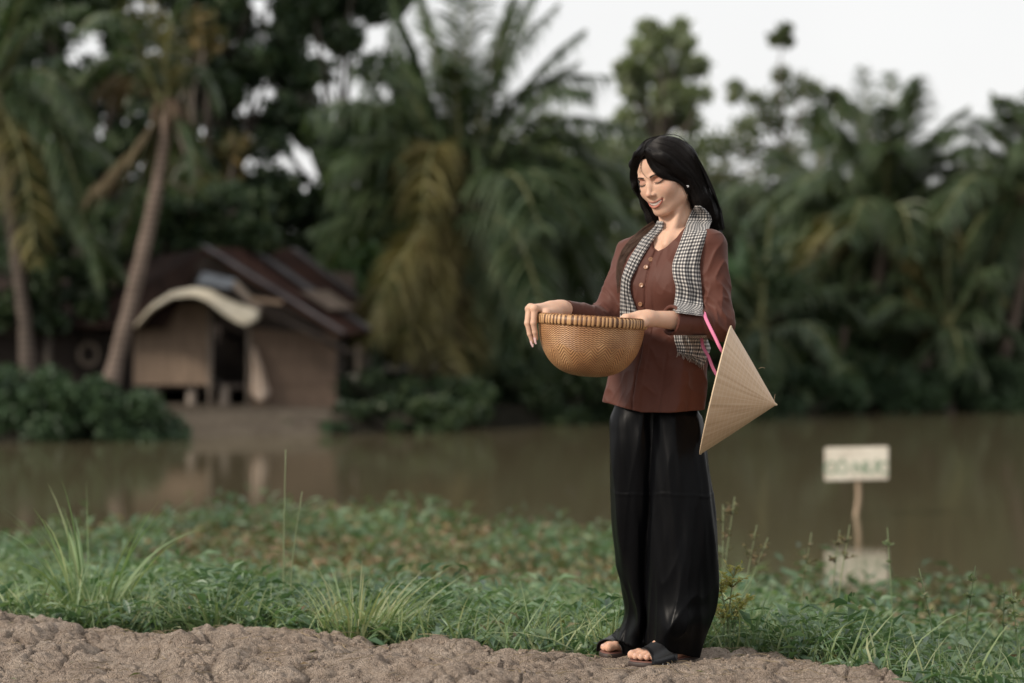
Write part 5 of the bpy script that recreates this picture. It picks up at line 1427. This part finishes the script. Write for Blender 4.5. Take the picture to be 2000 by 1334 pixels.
            F.add(fn, lo, hi, .012)
        leg([(760, 1204, 1300, .02, .085), (795, 1197, 1300, .02, .092), (818, 1189, 1292, .025, .102), (850, 1188, 1292, .025, .108), (950, 1190, 1290, .03, .105), (1020, 1194, 1287, .035, .10), (1100, 1207, 1279, .05, .098), (1160, 1219, 1272, .07, .095), (1205, 1226, 1268, .085, .10), (1230, 1218, 1266, .095, .105), (1248, 1207, 1266, .105, .105), (1268, 1196, 1268, .11, .108)],
            .07, 0, .4, [1190, 1206, 1262, 1290], [1246, 1250, 1266, 1269])
        leg([(760, 1270, 1355, -.01, .085), (795, 1270, 1364, -.01, .092), (818, 1268, 1373, -.015, .102), (850, 1268, 1379, -.02, .108), (920, 1266, 1388, -.03, .112), (1000, 1266, 1396, -.04, .11), (1090, 1264, 1398, -.045, .11), (1170, 1266, 1391, -.045, .112), (1215, 1268, 1380, -.05, .116), (1245, 1264, 1372, -.035, .105), (1266, 1262, 1367, -.025, .10), (1288, 1260, 1362, -.02, .10)],
            -.05, 0, 2.6, [1250, 1265, 1310, 1362, 1380], [1256, 1260, 1268, 1283, 1286])
        return F
    F = trousers_field()
    TV, TQ = F.mesh((.2, 7.05, 0.0), (.8, 7.62, rowz(770)), .0038)
    build('trousers', TV, [TQ], M_SATIN, P_)
    # ---------------- sandals
    for (o, M, sd, toes) in feet:
        L = lambda p: np.asarray(p) @ M.T + o
        root = None
        out = np.array([(0, .112), (-.020, .114), (-.036, .104), (-.041, .080), (-.038, .045), (-.031, 0), (-.030, -.05), (-.031, -.09), (-.022, -.118), (0, -.127), (.022, -.118), (.032, -.09), (.033, -.05), (.038, 0), (.049, .035), (.053, .062), (.046, .082), (.028, .099)])
        out = bez(np.concatenate([out, out[:1]]), 73)[:-1]
        n = len(out); lev = [(-.012, .97), (-.009, 1.0), (.003, 1.0), (.0062, .985)]
        V = []
        for (z, s) in lev: V += [(x * s, y * s, z + (.010 * max(0, -y - .02) / .1)) for x, y in out]
        Fq = [[k * n + j, k * n + (j + 1) % n, (k + 1) * n + (j + 1) % n, (k + 1) * n + j] for k in range(3) for j in range(n)]
        cap_ = [list(range(n - 1, -1, -1)), list(range(3 * n, 4 * n))]
        sandal = build('sandal', L(V), [np.array(Fq), np.array(cap_)], M_SOLE, P_)
        ins = [(x * .955, y * .96, z + (.010 * max(0, -y - .02) / .1)) for z in (.0064, .0088) for x, y in out]
        Fi = [[j, (j + 1) % n, n + (j + 1) % n, n + j] for j in range(n)]
        build('footbed', L(ins), [np.array(Fi), np.array([list(range(n, 2 * n))])], M_FOOTBED, sandal)
        V = []; m_ = 22
        for k, y in enumerate(np.linspace(.076, -.030, 9)):
            w0 = np.interp(y, [-.03, .03, .076], [.038, .050, .052]); hgt = np.interp(y, [-.03, .02, .05, .076], [.088, .069, .053, .041]) + (.002 if k == 0 else 0)
            cxx = np.interp(y, [-.03, .076], [.002, .006])
            for a in np.linspace(0, np.pi, m_):
                x = cxx - math.cos(a) * w0; z = .002 + (hgt - .002) * math.sin(a) ** .62
                V.append((x, y - .010 * math.cos(a), z))
        V = np.array(V); Fq = np.array([[k * m_ + j, k * m_ + j + 1, (k + 1) * m_ + j + 1, (k + 1) * m_ + j] for k in range(8) for j in range(m_ - 1)])
        V2 = V * [1.045, 1, 1.0] + [0, 0, .0025]; ring = []
        for k in range(8): ring += [[k * m_, (k + 1) * m_, len(V) + (k + 1) * m_, len(V) + k * m_], [k * m_ + m_ - 1, len(V) + k * m_ + m_ - 1, len(V) + (k + 1) * m_ + m_ - 1, (k + 1) * m_ + m_ - 1]]
        for j in range(m_ - 1): ring += [[j, len(V) + j, len(V) + j + 1, j + 1], [8 * m_ + j, 8 * m_ + j + 1, len(V) + 8 * m_ + j + 1, len(V) + 8 * m_ + j]]
        build('strap', L(np.concatenate([V, V2])), [Fq[:, ::-1], Fq + len(V), np.array(ring)], M_LEATHER, sandal)
        for y in (.045, .028, .011):
            c = L((.0585 - .004 * abs(y - .03) / .03, y, .001)); V = []
            for i in range(5):
                for j in range(8):
                    th_, ph_ = math.pi * i / 4, 2 * math.pi * j / 8; V.append(c + .0022 * np.array([math.sin(th_) * math.cos(ph_), math.sin(th_) * math.sin(ph_), math.cos(th_)]))
            Fq = np.array([[i * 8 + j, (i + 1) * 8 + j, (i + 1) * 8 + (j + 1) % 8, i * 8 + (j + 1) % 8] for i in range(4) for j in range(8)])
            build('stud', np.array(V), [Fq], M_SILVER, sandal)
    # ---------------- earring
    c = W(1343.5, 364, -.072); lb = MB(); a = np.linspace(0, 2 * np.pi, 14)
    lb.tube(np.stack([c[0] + .0022 * np.cos(a), c[1] + 0 * a, c[2] + .0022 * np.sin(a)], -1), .0013, 6); lb.build('earring', M_SILVER, P_)
    return body, shirt_bv, (headV, headQ), (SV, SQ)
t = NT('toenail_skin'); t.set(Base_Color=(.62, .40, .32), Roughness=.3); M_SKIN_NAIL = t.m
PERSON, SHIRT_BV, HEADM, SHIRTM = make_person()

# ------------------------------------------------------------------ hair
def make_hair():
    F = Field()
    F.ell((0, .004, .031), (.0765, .0945, .0840), .01)
    # the face opening
    def face_cut(p):
        x, y, z = p[..., 0], p[..., 1], p[..., 2]
        hl = np.interp(z, [-.2, -.10, -.03, .0, .03, .055, .074, .088], [.012, .010, -.006, -.020, -.040, -.058, -.082, -.125])
        # the sides sweep further forward than the parting
        side = np.abs(x) / .07
        hl = hl - .012 * sstep(.75, 1.0, side) * sstep(.05, .02, z) * 0
        return y - hl
    F.add(face_cut, (-.1, -.16, -.2), (.1, .06, .10), .012, True)
    g2w = lambda *a: w2h(W(*a))
    # side curtains from the parting past the temples, back lengths
    for s in (-1, 1):
        F.chain([(s * .020, -.080, .090), (s * .056, -.062, .058), (s * .071, -.030, .010), (s * .074, .004, -.030)], [.010, .013, .012, .014], .016)
    F.chain([(.062, .03, .02), g2w(1368, 392, -.02), g2w(1388, 430, .02), g2w(1398, 470, .06)], [.030, .020, .019, .016], .03)
    F.chain([(0, .07, .02), g2w(1375, 420, .10), g2w(1375, 500, .135), g2w(1365, 600, .15)], [.055, .045, .04, .03], .04)
    F.chain([(.03, .06, .02), g2w(1370, 400, .05), g2w(1388, 450, .09)], [.035, .028, .024], .04)
    F.chain([(-.058, -.050, .050), (-.069, -.030, .0), g2w(1249, 372, .05), g2w(1262, 400, .06), g2w(1272, 425, .055), g2w(1278, 448, .05)], [.010, .011, .012, .014, .015, .012], .018)
    F.chain([(-.05, .03, -.02), g2w(1290, 420, .085), g2w(1285, 445, .07)], [.03, .02, .016], .03)
    V, Q = F.mesh((-.20, -.15, -.46), (.20, .22, .14), .0028)
    V = h2w(V)
    root = build('hair', V, [Q], M_HAIR_BASE, PERSON)
    hv, hq = HEADM
    bv = bvh_of(np.concatenate([V, hv]), np.concatenate([Q, hq + len(V)]))
    S = []
    def sheet(guides, n, m, jit, lift, rad0=.0006):
        G = np.array([bez(np.array([(*g, 0) for g in gd], float), m)[:, :2] for gd in guides])   # (k, m, 2)
        k = len(G)
        for i in range(n):
            u = rng.uniform(0, k - 1); a = min(int(u), k - 2); f = u - a
            c = G[a] * (1 - f) + G[a + 1] * f
            w = rng.normal(size=2) * jit
            c = c + np.linspace(.2, 1.6, m)[:, None] * w + np.sin(np.linspace(0, rng.uniform(2, 5), m) + rng.uniform(0, 6))[:, None] * rng.normal(size=2) * jit * .35
            l = lift * rng.uniform(.15, 1.0)
            pts = np.array([cast(bv, x, y, l)[0] for x, y in c])
            for q in range(2): pts[1:-1, 1] = np.minimum(pts[1:-1, 1], (pts[:-2, 1] + pts[2:, 1] + pts[1:-1, 1]) / 3)
            S.append(pts)
    R_ = [[(1260, 300), (1268, 319), (1281, 337), (1293, 345), (1308, 348), (1325, 352), (1338, 362), (1347, 382), (1354, 406)],
          [(1262, 292), (1285, 316), (1315, 335), (1340, 355), (1355, 385), (1366, 415), (1376, 440)],
          [(1268, 283), (1300, 298), (1330, 322), (1355, 352), (1370, 385), (1384, 420), (1396, 448)],
          [(1278, 273), (1315, 282), (1345, 308), (1367, 340), (1382, 372), (1396, 405), (1408, 446)],
          [(1292, 265), (1325, 270), (1350, 290), (1370, 322), (1386, 355), (1400, 392), (1413, 448)]]
    sheet(R_, 1300, 18, 1.1, .006)
    sheet(R_[:2], 260, 18, .8, .008)
    sheet([R_[0], R_[0]], 60, 18, 1.9, .006)
    L_ = [[(1258, 300), (1249, 318), (1243, 340), (1244, 360), (1248, 376)], [(1258, 290), (1245, 310), (1239, 340), (1240, 362), (1246, 382)], [(1262, 280), (1243, 300), (1234, 335), (1235, 358), (1241, 376)], [(1270, 272), (1248, 290), (1235, 322), (1234, 345), (1238, 366)], [(1290, 265), (1262, 274), (1243, 298), (1235, 325), (1236, 350)]]
    sheet(L_, 460, 14, 1.1, .005)
    F_ = [[(1246, 350), (1253, 384), (1264, 410), (1274, 432), (1280, 446)], [(1240, 352), (1250, 384), (1262, 414), (1270, 436), (1272, 455)]]
    sheet(F_, 140, 12, 1.0, .004)
    P = np.stack([bez(s, 18) for s in S])
    r0 = rng.uniform(.00045, .0008, len(P))
    Vs, Fs = strands_geo(P, r0, np.full(len(P), .0002))
    # loose fine strands over the forehead
    fine = []
    head_bv = bvh_of(*HEADM)
    for pts in ([(1257, 303), (1252, 322), (1254, 336), (1262, 346), (1266, 349)], [(1261, 303), (1272, 324), (1288, 338), (1300, 342)], [(1262, 300), (1276, 322), (1296, 338), (1312, 343)], [(1256, 303), (1251, 325), (1250, 342)], [(1260, 302), (1269, 322), (1281, 335), (1292, 340)]):
        for k in range(3):
            c = bez(np.array([(*q, 0) for q in pts], float), 12)[:, :2] + rng.normal(size=2) * .7
            fine.append(np.array([cast(head_bv, x, y, .003)[0] for x, y in c]))
    # flyaway hairs at the back
    for k in range(26):
        y0 = rng.uniform(340, 430); x0 = np.interp(y0, [340, 430], [1371, 1404]); dx = rng.uniform(2, 10)
        c = bez(np.array([(x0 - 10, y0 - 40, 0), (x0, y0, 0), (x0 + dx * .6, y0 + 35, 0), (x0 + dx, y0 + rng.uniform(50, 80), 0)]), 12)
        fine.append(np.array([W(a, b, .03 + rng.uniform(-.03, .05)) for a, b, _ in c]))
    top = bez(np.array([(1238, 352, 0), (1235, 325, 0), (1246, 294, 0), (1270, 274, 0), (1300, 263, 0), (1330, 268, 0), (1356, 297, 0), (1370, 328, 0), (1382, 355, 0), (1396, 390, 0), (1408, 425, 0)], float), 80)
    for k in range(110):
        i = int(rng.integers(2, 60)); n_ = int(rng.integers(8, 18)); c = top[i:i + n_, :2]; cen = np.array([1305., 345.])
        off = unit(c - cen) * (np.sin(np.linspace(.2, 3.0, len(c))) * rng.uniform(.2, 1.5) - .7)[:, None]
        fine.append(bez(np.array([W(a, b, .02 + .02 * rng.normal()) for a, b in (c + off)]), 12))
    Vf, Ff = strands_geo(np.array(fine), .00035, .00012)
    mb = MB(); mb.add(Vs, Fs); mb.add(Vf, Ff); mb.build('hair_strands', M_HAIR, root)
    # brown lock falling over her right shoulder
    body_bv = SHIRT_BV; lock = []
    G0 = [(1280, 438), (1262, 458), (1240, 480), (1222, 505), (1213, 535), (1210, 575)]; G1 = [(1276, 432), (1250, 450), (1222, 478), (1208, 505), (1204, 535), (1207, 570)]
    a0 = bez(np.array([(*q, 0) for q in G0], float), 16); a1 = bez(np.array([(*q, 0) for q in G1], float), 16)
    for k in range(170):
        f = rng.random(); c = a0 * (1 - f) + a1 * f + rng.normal(size=3) * 1.2 * np.linspace(.2, 1.4, 16)[:, None]
        e = int(rng.integers(11, 17)); pts = []
        for x, y, _ in c[:e]:
            pts.append(cast(body_bv, x, y, rng.uniform(.002, .008))[0])
        lock.append(bez(np.array(pts), 14))
    Vl, Fl = strands_geo(np.array(lock), .0005, .00018)
    build('hair_lock', Vl, Fl, M_HAIR_BR, root)
    return V, Q
HAIRM = make_hair()

# ------------------------------------------------------------------ scarf
_a, _b = HEADM, SHIRTM
JOINT_BV = bvh_of(np.concatenate([_a[0], _b[0], HAIRM[0]]), np.concatenate([_a[1], _b[1] + len(_a[0]), HAIRM[1] + len(_a[0]) + len(_b[0])]))
def make_scarf():
    t = NT('checked_scarf'); u = t.n('ShaderNodeUVMap', uv_map='uv'); s = t.n('ShaderNodeSeparateXYZ'); t.l(u.outputs[0], s.inputs[0])
    def stripe(o): 
        x = t.math('FRACT', t.math('MULTIPLY', o, 1 / .0118)); return t.math('GREATER_THAN', x, .45)
    sa, sb = stripe(s.outputs[0]), stripe(s.outputs[1])
    tot = t.math('MULTIPLY', t.math('ADD', sa, sb), .5)
    t.set(Base_Color=t.ramp(tot, [(.0, (.56, .53, .49)), (.5, (.15, .145, .145)), (1.0, (.014, .014, .017))]), Roughness=.85)
    t.b.inputs['Sheen Weight'].default_value = .15; t.bump(t.noise(600, 2), .3, .001)
    M = t.m
    root = None
    def strand(rows, name, parent, folds=3.0, amp=.004, m=30, thick=.009, ph=0.0, fb=0.0, usc=1.6):
        rows = np.array(rows, float); n = 70
        s = np.linspace(0, 1, n); t0 = np.linspace(0, 1, len(rows))
        A = bez(np.stack([rows[:, 0], rows[:, 1], 0 * rows[:, 0]], -1), n); B = bez(np.stack([rows[:, 2], rows[:, 3], 0 * rows[:, 0]], -1), n)
        V = []; UV = []
        front = np.zeros((n, m, 3))
        for i in range(n):
            for j in range(m):
                f = j / (m - 1); c = A[i] * (1 - f) + B[i] * f
                front[i, j] = cast(JOINT_BV, c[0], c[1], .004)[0]
        # keep the cloth from plunging into gaps
        yy = front[..., 1]
        for k in range(14):
            sm = yy.copy(); sm[:, 1:-1] = (yy[:, :-2] + yy[:, 2:] + 2 * yy[:, 1:-1]) / 4; sm[1:-1] = (sm[:-2] + sm[2:] + 2 * sm[1:-1]) / 4
            yy = np.minimum(yy + .0003, sm) if k < 10 else sm
        d0 = unit(front - np.array([0, 0, CAM_Z]))
        sc = (yy / np.maximum(d0[..., 1], .1))
        front = np.array([0, 0, CAM_Z]) + d0 * sc[..., None]
        f = np.linspace(0, 1, m)
        w = np.linalg.norm(front[:, 1:] - front[:, :-1], axis=-1).sum(1)
        drift = ph + .9 * np.sin(s * 4 + ph)
        ripple = amp * np.sin(2 * np.pi * folds * f[None] + drift[:, None]) * np.interp(s, [0, .4, 1], [.5, .9, 1.3])[:, None]
        bulge = thick * np.sqrt(np.clip(1 - (2 * f - 1) ** 2, 0, 1))
        out = front - d0 * (bulge[None] + ripple)[..., None]
        back = front + d0 * .001
        L = np.concatenate([[0], np.cumsum(np.linalg.norm(np.diff(front[:, m // 2], axis=0), axis=1))])
        slope = np.concatenate([np.zeros((n, 1)), np.cumsum(np.hypot(np.linalg.norm(np.diff(out, axis=1), axis=-1), 0), 1)], 1)
        V = np.concatenate([out.reshape(-1, 3), back.reshape(-1, 3)])
        uv = np.stack([slope * usc / 1.0 + .0 * slope, np.repeat(L[:, None], m, 1)], -1).reshape(-1, 2); uv = np.concatenate([uv, uv])
        I = np.arange(n * m).reshape(n, m)
        Fq = np.stack([I[:-1, :-1], I[1:, :-1], I[1:, 1:], I[:-1, 1:]], -1).reshape(-1, 4)
        N = n * m
        side = [np.stack([I[:-1, 0], I[:-1, 0] + N, I[1:, 0] + N, I[1:, 0]], -1), np.stack([I[:-1, -1], I[1:, -1], I[1:, -1] + N, I[:-1, -1] + N], -1),
                np.stack([I[0, :-1], I[0, 1:], I[0, 1:] + N, I[0, :-1] + N], -1), np.stack([I[-1, :-1], I[-1, :-1] + N, I[-1, 1:] + N, I[-1, 1:]], -1)]
        return build(name, V, [Fq, Fq[:, ::-1] + N] + side, M, parent, uv=uv)
    # strand over her left breast, (left px, py, right px, py)
    sc = strand([(1357, 402, 1368, 402), (1352, 411, 1382, 411), (1345, 425, 1391, 426), (1336, 450, 1385, 446), (1327, 476, 1377, 470), (1318, 500, 1370, 496), (1313, 520, 1367, 522), (1315, 542, 1369, 548), (1320, 562, 1371, 572), (1318, 585, 1373, 595), (1313, 610, 1374, 618)], 'scarf', PERSON, 2.6, .0032, thick=.016, ph=.6, usc=1.15)
    strand([(1284, 431, 1297, 433), (1275, 445, 1295, 447), (1256, 464, 1276, 470), (1238, 490, 1258, 497), (1224, 515, 1244, 524), (1215, 540, 1232, 550), (1212, 565, 1232, 572), (1211, 590, 1240, 596), (1211, 612, 1246, 616), (1211, 640, 1250, 640)], 'scarf_end', sc, 3.6, .0036, thick=.011, ph=2.0, usc=1.5)
    # lower end showing under the forearm
    strand([(1316, 655, 1380, 655), (1318, 668, 1384, 668), (1322, 680, 1388, 682), (1324, 688, 1380, 698), (1338, 692, 1378, 708), (1350, 700, 1372, 716)], 'scarf_end', sc, 4.2, .005, thick=.012, ph=1.0, usc=1.5)
    fr = []
    for k in range(46):
        f = k / 45; px_, py_ = np.interp(f, [0, .3, .6, 1], [1324, 1342, 1356, 1374]), np.interp(f, [0, .3, .6, 1], [690, 697, 703, 715])
        c = cast(JOINT_BV, px_, py_ - 4, .010)[0]; d = np.array([rng.normal() * .004, -.003 + rng.normal() * .003, -.016 * rng.uniform(.6, 1.3)]); fr.append(bez([c, c + d * .5 + rng.normal(size=3) * .001, c + d], 5))
    t2 = NT('scarf_thread'); t2.set(Base_Color=(.35, .33, .31), Roughness=.9); Vq, Fq_ = strands_geo(np.array(fr), .0009, .0005); build('fringe', Vq, Fq_, t2.m, sc)
    # the roll round the back of the neck
    P = bez([W(1366, 440, .02), W(1370, 432, .05), W(1360, 430, .085), W(1335, 430, .105), W(1305, 434, .085), W(1291, 444, .05)], 40)
    V, F, uv = tube_geo(P, np.interp(np.linspace(0, 1, 40), [0, .1, .9, 1], [.008, .014, .012, .008]), 14)
    uv = uv * [.14, 1]; build('scarf_roll', V, F, M, sc, uv=uv)
make_scarf()

# ------------------------------------------------------------------ basket
def make_basket():
    C = W(1156, 627, -.245); k = FPX / (PY - .245)
    px = lambda v: v / k
    root = empty('basket', C + [0, 0, -px(108)]); tag(root, 'round woven bamboo basket with lashed rim held in front of her waist', 'basket')
    T = np.array(Matrix.Rotation(R(3.6), 3, 'Y')) @ np.array(Matrix.Rotation(R(.5), 3, 'X'))
    tr = lambda V: np.asarray(V) @ T.T + C
    t = NT('woven_bamboo'); u = t.n('ShaderNodeUVMap', uv_map='uv')
    def wv(sx, sy, rot, dist=1.2):
        mp = t.n('ShaderNodeMapping'); mp.inputs['Scale'].default_value = (sx, sy, 1); mp.inputs['Rotation'].default_value = (0, 0, rot); t.l(u.outputs[0], mp.inputs['Vector'])
        w = t.n('ShaderNodeTexWave', wave_type='BANDS', bands_direction='Y'); w.inputs['Scale'].default_value = 1; w.inputs['Distortion'].default_value = dist; w.inputs['Detail'].default_value = 2; w.inputs['Detail Scale'].default_value = .6
        t.l(mp.outputs[0], w.inputs['Vector']); return w.outputs['Fac']
    su = t.n('ShaderNodeSeparateXYZ'); t.l(u.outputs[0], su.inputs[0]); U_, V_ = su.outputs[0], su.outputs[1]
    wob = t.math('MULTIPLY', t.math('SUBTRACT', t.noise(26, 3), .5), .006); Vw = t.math('ADD', V_, wob)
    tri = lambda x: t.math('MULTIPLY', t.math('ABSOLUTE', t.math('SUBTRACT', t.math('FRACT', x), .5)), 2.0)
    stake = t.math('GREATER_THAN', t.math('FRACT', t.math('MULTIPLY', U_, 1 / .0125)), .5)
    rows = tri(t.math('ADD', t.math('MULTIPLY', Vw, 1 / .0062), t.math('MULTIPLY', stake, .35)))
    rows = t.math('MULTIPLY', rows, t.math('ADD', t.math('MULTIPLY', tri(t.math('MULTIPLY', U_, 1 / .0125)), .3), .75))
    dia = tri(t.math('ADD', t.math('MULTIPLY', Vw, 1 / .0105), t.math('MULTIPLY', tri(t.math('MULTIPLY', U_, 1 / .047)), 2.2)))
    sel = t.ramp(t.math('ADD', V_, t.math('MULTIPLY', t.math('SUBTRACT', t.noise(8, 2), .5), .13)), [(.098, (0, 0, 0)), (.104, (1, 1, 1))])
    pat = t.mix(sel, rows, dia)
    c1 = t.ramp(t.noise(16, 4), [(.3, (.29, .140, .058)), (.55, (.385, .205, .092)), (.75, (.47, .285, .145))])
    c2 = t.ramp(pat, [(.10, (.34, .27, .22)), (.50, (1.08, 1.06, 1.02)), (.95, (1.22, 1.2, 1.14))])
    t.set(Base_Color=t.mix(1.0, c1, c2, 'MULTIPLY'), Roughness=.5); t.bump(pat, .6, .004); M1 = t.m
    prof = [(105, 10), (104, -6), (103, -20), (100, -37), (94.5, -55), (86, -71), (74, -86), (58, -98), (40, -105), (20, -108.5), (6, -109)]
    pr = bez([(px(r), px(z), 0) for r, z in prof], 44)[:, :2]
    inner = [(max(r - .006, .0), z + .006 * (1 - r / px(105)) + .001) for r, z in pr[::-1]]
    n = 96; allp = list(pr) + inner; V = []; UV = []; L = 0
    for i, (r, z) in enumerate(allp):
        if i: L += math.hypot(r - allp[i - 1][0], z - allp[i - 1][1])
        sq = 1.0
        for j in range(n):
            a = 2 * math.pi * j / n; V.append((r * math.cos(a), r * math.sin(a), z)); UV.append((a * .16, L))
    I = np.arange(len(allp) * n).reshape(-1, n); J = np.roll(I, -1, 1)
    Fq = np.stack([I[:-1], I[1:], J[1:], J[:-1]], -1).reshape(-1, 4)
    build('bowl', tr(V), [Fq], M1, root, uv=np.array(UV))
    # rim: hoops inside and outside bound by wraps of split cane
    t = NT('rim_cane'); t.set(Base_Color=t.ramp(t.noise(14, 4), [(.3, (.36, .19, .08)), (.7, (.52, .31, .145))]), Roughness=.45); M2 = t.m
    V = []; n = 120; sec = [(.0042, .007), (.0052, -.003), (.0050, -.012), (.0024, -.0165), (-.005, -.014), (-.007, -.004), (-.006, .006), (-.001, .0095)]
    for j in range(n):
        a = 2 * math.pi * j / n
        V += [((px(105) + r) * math.cos(a), (px(105) + r) * math.sin(a), z + .003) for r, z in sec]
    m = len(sec); Fq = np.array([[j * m + i, j * m + (i + 1) % m, ((j + 1) % n) * m + (i + 1) % m, ((j + 1) % n) * m + i] for j in range(n) for i in range(m)])
    t = NT('rim_dark'); t.set(Base_Color=t.ramp(t.noise(20, 3), [(.3, (.06, .022, .010)), (.7, (.13, .055, .022))]), Roughness=.5)
    rim = build('rim', tr(V), [Fq[:, ::-1]], t.m, root)
    wb = MB()
    K = 76
    for k_ in range(K):
        a0 = 2 * math.pi * (k_ + .12 * rng.normal()) / K; dw = 2 * math.pi / K * rng.uniform(.22, .33)
        V = []
        for q in range(5):
            a = a0 + dw * (q / 2 - 1); lift = .0011 * math.sqrt(max(0, 1 - (q / 2 - 1) ** 2)) + .0004
            for (r, z) in sec:
                s_ = 1 + lift / .0095; V.append(((px(105) + r * s_) * math.cos(a), (px(105) + r * s_) * math.sin(a), z * s_ + .003))
        Fq = np.array([[j * m + i, j * m + (i + 1) % m, (j + 1) * m + (i + 1) % m, (j + 1) * m + i] for j in range(4) for i in range(m)])
        wb.add(tr(V), [Fq[:, ::-1]])
    o = wb.build('lashing', M2, rim)
make_basket()

# ------------------------------------------------------------------ conical hat and its ribbon
def make_hat():
    dy = -.235; C = W(1398, 762, dy); k = FPX / (PY + dy)
    ax = np.array([117, 0, -28.0]); ax = unit(ax) * math.cos(R(7)) + np.array([0, -1, 0]) * math.sin(R(7)); ax = unit(ax)
    v = unit(np.cross(ax, [0, 1.0, 0])); w = np.cross(ax, v)
    Rr, H = 128.5 / k, 121 / k
    root = empty('conical_hat', C); tag(root, 'pale straw conical hat hanging from her forearm by a pink ribbon', 'hat')
    t = NT('palm_leaf_straw'); u = t.n('ShaderNodeUVMap', uv_map='uv'); s = t.n('ShaderNodeSeparateXYZ'); t.l(u.outputs[0], s.inputs[0])
    ringf = t.math('FRACT', t.math('MULTIPLY', s.outputs[1], 17)); ring = t.math('LESS_THAN', t.math('ABSOLUTE', t.math('SUBTRACT', ringf, .5)), .09)
    mp = t.n('ShaderNodeMapping'); mp.inputs['Scale'].default_value = (95, 1.2, 1); t.l(u.outputs[0], mp.inputs['Vector'])
    nz = t.n('ShaderNodeTexNoise'); nz.inputs['Scale'].default_value = 1; nz.inputs['Detail'].default_value = 4; t.l(mp.outputs[0], nz.inputs['Vector'])
    spk = t.math('LESS_THAN', t.math('ABSOLUTE', t.math('SUBTRACT', t.math('FRACT', t.math('MULTIPLY', s.outputs[0], 44)), .5)), .045)
    c = t.ramp(nz.outputs['Fac'], [(.3, (.50, .335, .205)), (.5, (.62, .44, .285)), (.7, (.70, .53, .365))])
    c = t.mix(t.math('MULTIPLY', ring, .35), c, (.72, .60, .44)); c = t.mix(t.math('MULTIPLY', spk, .3), c, (.70, .58, .42))
    t.set(Base_Color=c, Roughness=.5); hgt = t.math('ADD', t.math('MULTIPLY', ring, .6), t.math('MULTIPLY', nz.outputs['Fac'], .5)); t.bump(hgt, .5, .0015)
    tr = t.n('ShaderNodeBsdfTranslucent'); t.l(c, tr.inputs['Color']); mx = t.n('ShaderNodeMixShader'); mx.inputs[0].default_value = .15
    t.l(t.b.outputs[0], mx.inputs[1]); t.l(tr.outputs[0], mx.inputs[2]); t.l(mx.outputs[0], t.out.inputs[0]); M = t.m
    n = 128; rows = 40; V = []; UV = []
    for sd in (0, 1):
        for i in range(rows + 1):
            f = i / rows
            for j in range(n):
                a = 2 * math.pi * j / n; r = Rr * f * (1 + .012 * math.sin(math.pi * f)) + .0005 - (.0016 if sd else 0)
                p = C + ax * (H * (1 - f) - (.002 if sd else 0)) + (v * math.cos(a) + w * math.sin(a)) * max(r, .0002)
                V.append(p); UV.append((j / n, f))
    I = np.arange((rows + 1) * n).reshape(-1, n); J = np.roll(I, -1, 1); Fq = np.stack([I[:-1], I[1:], J[1:], J[:-1]], -1).reshape(-1, 4)
    V = np.array(V)
    build('cone', V, [Fq, Fq[:, ::-1] + (rows + 1) * n], M, root, uv=np.array(UV))
    t = NT('rim_hoop'); t.set(Base_Color=(.60, .46, .31), Roughness=.5)
    a = np.linspace(0, 2 * np.pi, 97); b = MB(); b.tube(C + (np.cos(a)[:, None] * v + np.sin(a)[:, None] * w) * (Rr - .0005), .0026, 8, False); b.build('hoop', t.m, root)
    b = MB(); tipc = C + ax * H
    b.tube(bez([tipc - ax * .012, tipc, tipc + ax * .003], 5), [.006, .0035, .001], 10); b.build('tip', t.m, root)
    th = MB()
    for (x0, y0, x1, y1) in ((1512, 783, 1514, 770), (1482, 720, 1494, 719)):
        th.tube(bez([W(x0, y0, dy - .03), W((x0 + x1) / 2, (y0 + y1) / 2 - 2, dy - .03), W(x1, y1, dy - .03)], 8), .0006, 4)
    th.build('loose_thread', M, root)
    t = NT('pink_ribbon'); t.set(Base_Color=(.62, .17, .30), Roughness=.65)
    P = bez([W(1424, 704, -.245), W(1408, 682, -.27), W(1397, 660, -.262), W(1388, 642, -.248), W(1379, 623, -.222), W(1375, 611, -.185), W(1370, 612, -.14), W(1368, 640, -.105), W(1373, 676, -.12), W(1383, 695, -.145), W(1394, 722, -.17), W(1410, 748, -.19)], 60)
    Tt = unit(np.gradient(P, axis=0)); S_ = unit(np.cross(Tt, [0, 1.0, .25])); nn = np.cross(S_, Tt)
    wd = .0048
    V = np.concatenate([P + S_ * wd, P - S_ * wd, P + S_ * wd + nn * .0008, P - S_ * wd + nn * .0008]); i = np.arange(59)
    Fq = [np.stack([i, i + 1, 61 + i, 60 + i], -1), np.stack([120 + i, 180 + i, 181 + i, 121 + i], -1), np.stack([i, 120 + i, 121 + i, i + 1], -1), np.stack([60 + i, 61 + i, 181 + i, 180 + i], -1)]
    build('ribbon', V, Fq, t.m, root)
make_hat()
